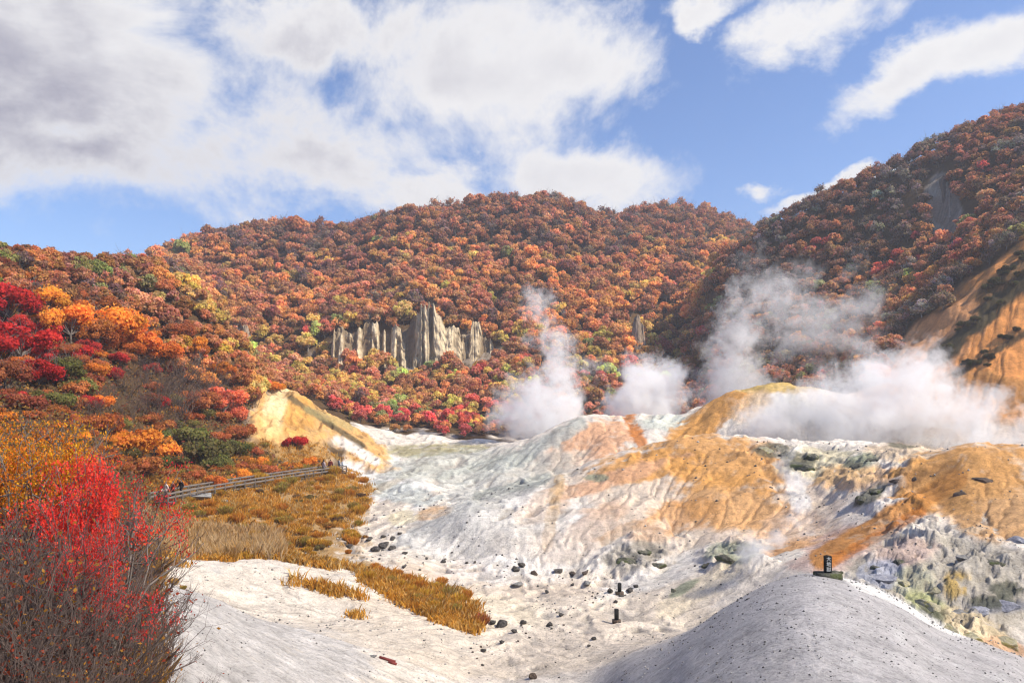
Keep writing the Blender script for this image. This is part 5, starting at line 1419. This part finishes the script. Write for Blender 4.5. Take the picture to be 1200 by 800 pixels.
# ------------------------------------------------------------------ steam from the vents
def steam(name, Y, puffs, label, dens=.5, warp=.5, sc=.15, step=.35, seed=0, soft=1.0):
    """puffs: (bearing, height gradient, radius, weight, nearer/farther). One cloud of vapour made of several puffs broken up by turbulence"""
    import bmesh
    C_ = []
    for u, v, r, w, dy in puffs:
        y = Y + dy if Y else at(u, v + r * .6, 40).y - .9 * r / F * 90
        C_.append((np.array([(u - 600) / F * y, y, (450 - v) / F * y]), 1.25 * r / F * y, w))
    o0 = np.mean([c for c, _, _ in C_], axis=0)
    bm = bmesh.new()
    vi, _ = ico(2)
    for c, r, w in C_:
        for p in vi: bm.verts.new(Vector(c - o0 + p * r * 1.6))
    res = bmesh.ops.convex_hull(bm, input=bm.verts)
    junk = [g for g in bm.verts if not g.link_faces]
    bmesh.ops.delete(bm, geom=junk, context='VERTS')
    bmesh.ops.recalc_face_normals(bm, faces=bm.faces)
    me = bpy.data.meshes.new(name); bm.to_mesh(me); bm.free()
    o = bpy.data.objects.new(name, me); COL.objects.link(o); o.location = Vector(o0)
    m, t, out = mat('steam_vapour')
    tc = t.n('ShaderNodeTexCoord'); p = tc.outputs['Object']
    ps = t.vmath('ADD', p, (seed * 13.7, seed * 5.1, 0))
    mean_r = np.mean([r for _, r, _ in C_])
    nz = t.n('ShaderNodeTexNoise'); nz.inputs['Scale'].default_value = sc; nz.inputs['Detail'].default_value = 4; nz.inputs['Roughness'].default_value = .6
    t.l(ps, nz.inputs['Vector'])
    off = t.vmath('SCALE', t.vmath('SUBTRACT', nz.outputs['Color'], (.5, .5, .5)), mean_r * warp * 5)
    q = t.vmath('ADD', p, off)
    acc_ = None
    for c, r, w in C_:
        d = t.vmath('LENGTH', t.vmath('SUBTRACT', q, tuple(c - o0)), out=1)
        f = t.mr(d, 0.15 * r, 1.1 * r, w, 0, True)
        acc_ = f if acc_ is None else t.math('ADD', acc_, f)
    fine = t.noise(t.vmath('ADD', ps, t.vmath('SCALE', off, .6)), sc * 3.0, 6, .66)
    torn = t.mr(fine, .36, .66, -.62 * soft, .34)
    dn = t.math('ADD', t.math('MINIMUM', acc_, 1.25), torn)
    dn = t.math('MULTIPLY', dn, t.mr(acc_, .02, .35, 0, 1))
    dn = t.math('MINIMUM', t.math('MAXIMUM', dn, 0), 1.6)
    dn = t.math('MULTIPLY', dn, dens)
    pv = t.n('ShaderNodeVolumePrincipled')
    pv.inputs['Color'].default_value = (1, 1, 1, 1); pv.inputs['Anisotropy'].default_value = 0
    t.l(dn, pv.inputs['Density'])
    t.l(pv.outputs[0], out.inputs['Volume'])
    m.cycles.volume_step_rate = step
    m.cycles.volume_sampling = 'EQUIANGULAR' if False else 'MULTIPLE_IMPORTANCE'
    me.materials.append(m)
    return tag(o, label, 'steam')
steam('steam_plume', 206, [(622, 487, 34, 1.1, 0), (655, 472, 32, 1.1, 0), (600, 492, 22, .9, -3), (672, 492, 26, 1, 0), (640, 500, 40, 1.2, -4), (650, 440, 24, .75, 4), (662, 414, 20, .6, 6), (640, 396, 24, .7, 8), (630, 358, 24, .7, 12), (612, 460, 26, .8, 2), (650, 425, 22, .7, 5), (690, 430, 22, .4, 6)],
      'white steam plume rising in a tall broken column in front of the orange wood', .31, .55, .13, .25, 1)
steam('steam_plume', 212, [(752, 442, 28, 1.2, 0), (776, 448, 28, 1.2, 2), (734, 468, 26, 1.2, 0), (784, 472, 26, 1.1, 0), (758, 476, 38, 1.3, -2), (730, 484, 18, 1, -3)],
      'compact billowing white steam plume between the tall column and the ochre dome', .34, .5, .15, .25, 2)
steam('steam_plume', 222, [(850, 384, 26, .6, 4), (852, 420, 30, .95, 0), (866, 450, 34, 1, 0), (838, 462, 26, .9, 0), (888, 466, 26, .8, 0), (840, 486, 22, .8, -4), (868, 350, 26, .6, 6), (880, 400, 26, .7, 2)],
      'leaning steam plume rising just behind the ochre dome', .26, .55, .13, .25, 3)
steam('steam_plume', 205, [(890, 366, 34, .6, 0), (930, 350, 38, .7, 0), (968, 384, 38, .75, 0), (1002, 362, 30, .6, 0), (942, 402, 32, .6, 0), (1024, 352, 26, .5, 0), (1000, 312, 18, .45, 6), (882, 308, 22, .35, 6), (1010, 405, 34, .6, -8), (910, 330, 24, .5, 0)],
      'thin veil of steam drifting across the foot of the shaded hill', .13, .6, .11, .3, 4)
steam('steam_plume', 150, [(922, 490, 38, 1, 4), (982, 482, 48, 1.2, 0), (1042, 462, 46, 1.1, 2), (1082, 492, 50, 1.2, 0), (1132, 500, 38, 1, -14), (1060, 430, 34, .7, 4), (896, 500, 30, .9, 4), (1012, 508, 44, 1.2, 0), (1168, 506, 34, 1, -20), (1200, 500, 30, 1, -24), (1225, 505, 26, .9, -26), (1020, 430, 30, .5, 4), (1100, 452, 32, .6, 2), (1085, 425, 26, .5, 6), (1150, 470, 26, .55, -12)],
      'largest cloud of steam filling the basin below the bare red-brown slope', .28, .6, .15, .25, 5)
steam('steam_plume', 0, [(872, 658, 14, .95, 0), (888, 646, 17, 1, 0), (908, 634, 15, .95, 0), (926, 612, 12, .8, 0), (940, 590, 12, .75, 0), (934, 568, 12, .65, 0), (916, 550, 13, .55, 0), (924, 534, 11, .5, 0)],
      'faint wisp of steam creeping up the pale gully of the central mound', 1.0, .4, .25, .3, 6, .8)

# ------------------------------------------------------------------ the air of the valley: an even, very thin haze
hz = MB()
x0, x1, y0, y1, z0, z1 = -1500, 2300, -60, 1100, -90, 190
hv = [(x0, y0, z0), (x1, y0, z0), (x1, y1, z0), (x0, y1, z0), (x0, y0, z1), (x1, y0, z1), (x1, y1, z1), (x0, y1, z1)]
m_haze, t, out = mat('haze_air')
pv = t.n('ShaderNodeVolumePrincipled'); pv.inputs['Color'].default_value = (.80, .86, .97, 1); pv.inputs['Density'].default_value = .00045; pv.inputs['Anisotropy'].default_value = .3
t.l(pv.outputs[0], out.inputs['Volume'])
hzo = mesh_obj('haze', hv, [[0, 3, 2, 1], [4, 5, 6, 7], [0, 1, 5, 4], [1, 2, 6, 5], [2, 3, 7, 6], [3, 0, 4, 7]], m_haze)
tag(hzo, 'thin pale haze filling the valley', kind='stuff')
# ------------------------------------------------------------------ to metres
for o in list(SC.objects):
    if o.parent is None and o.type in ('MESH', 'EMPTY'):
        o.location = o.location * K
        o.scale = o.scale * K
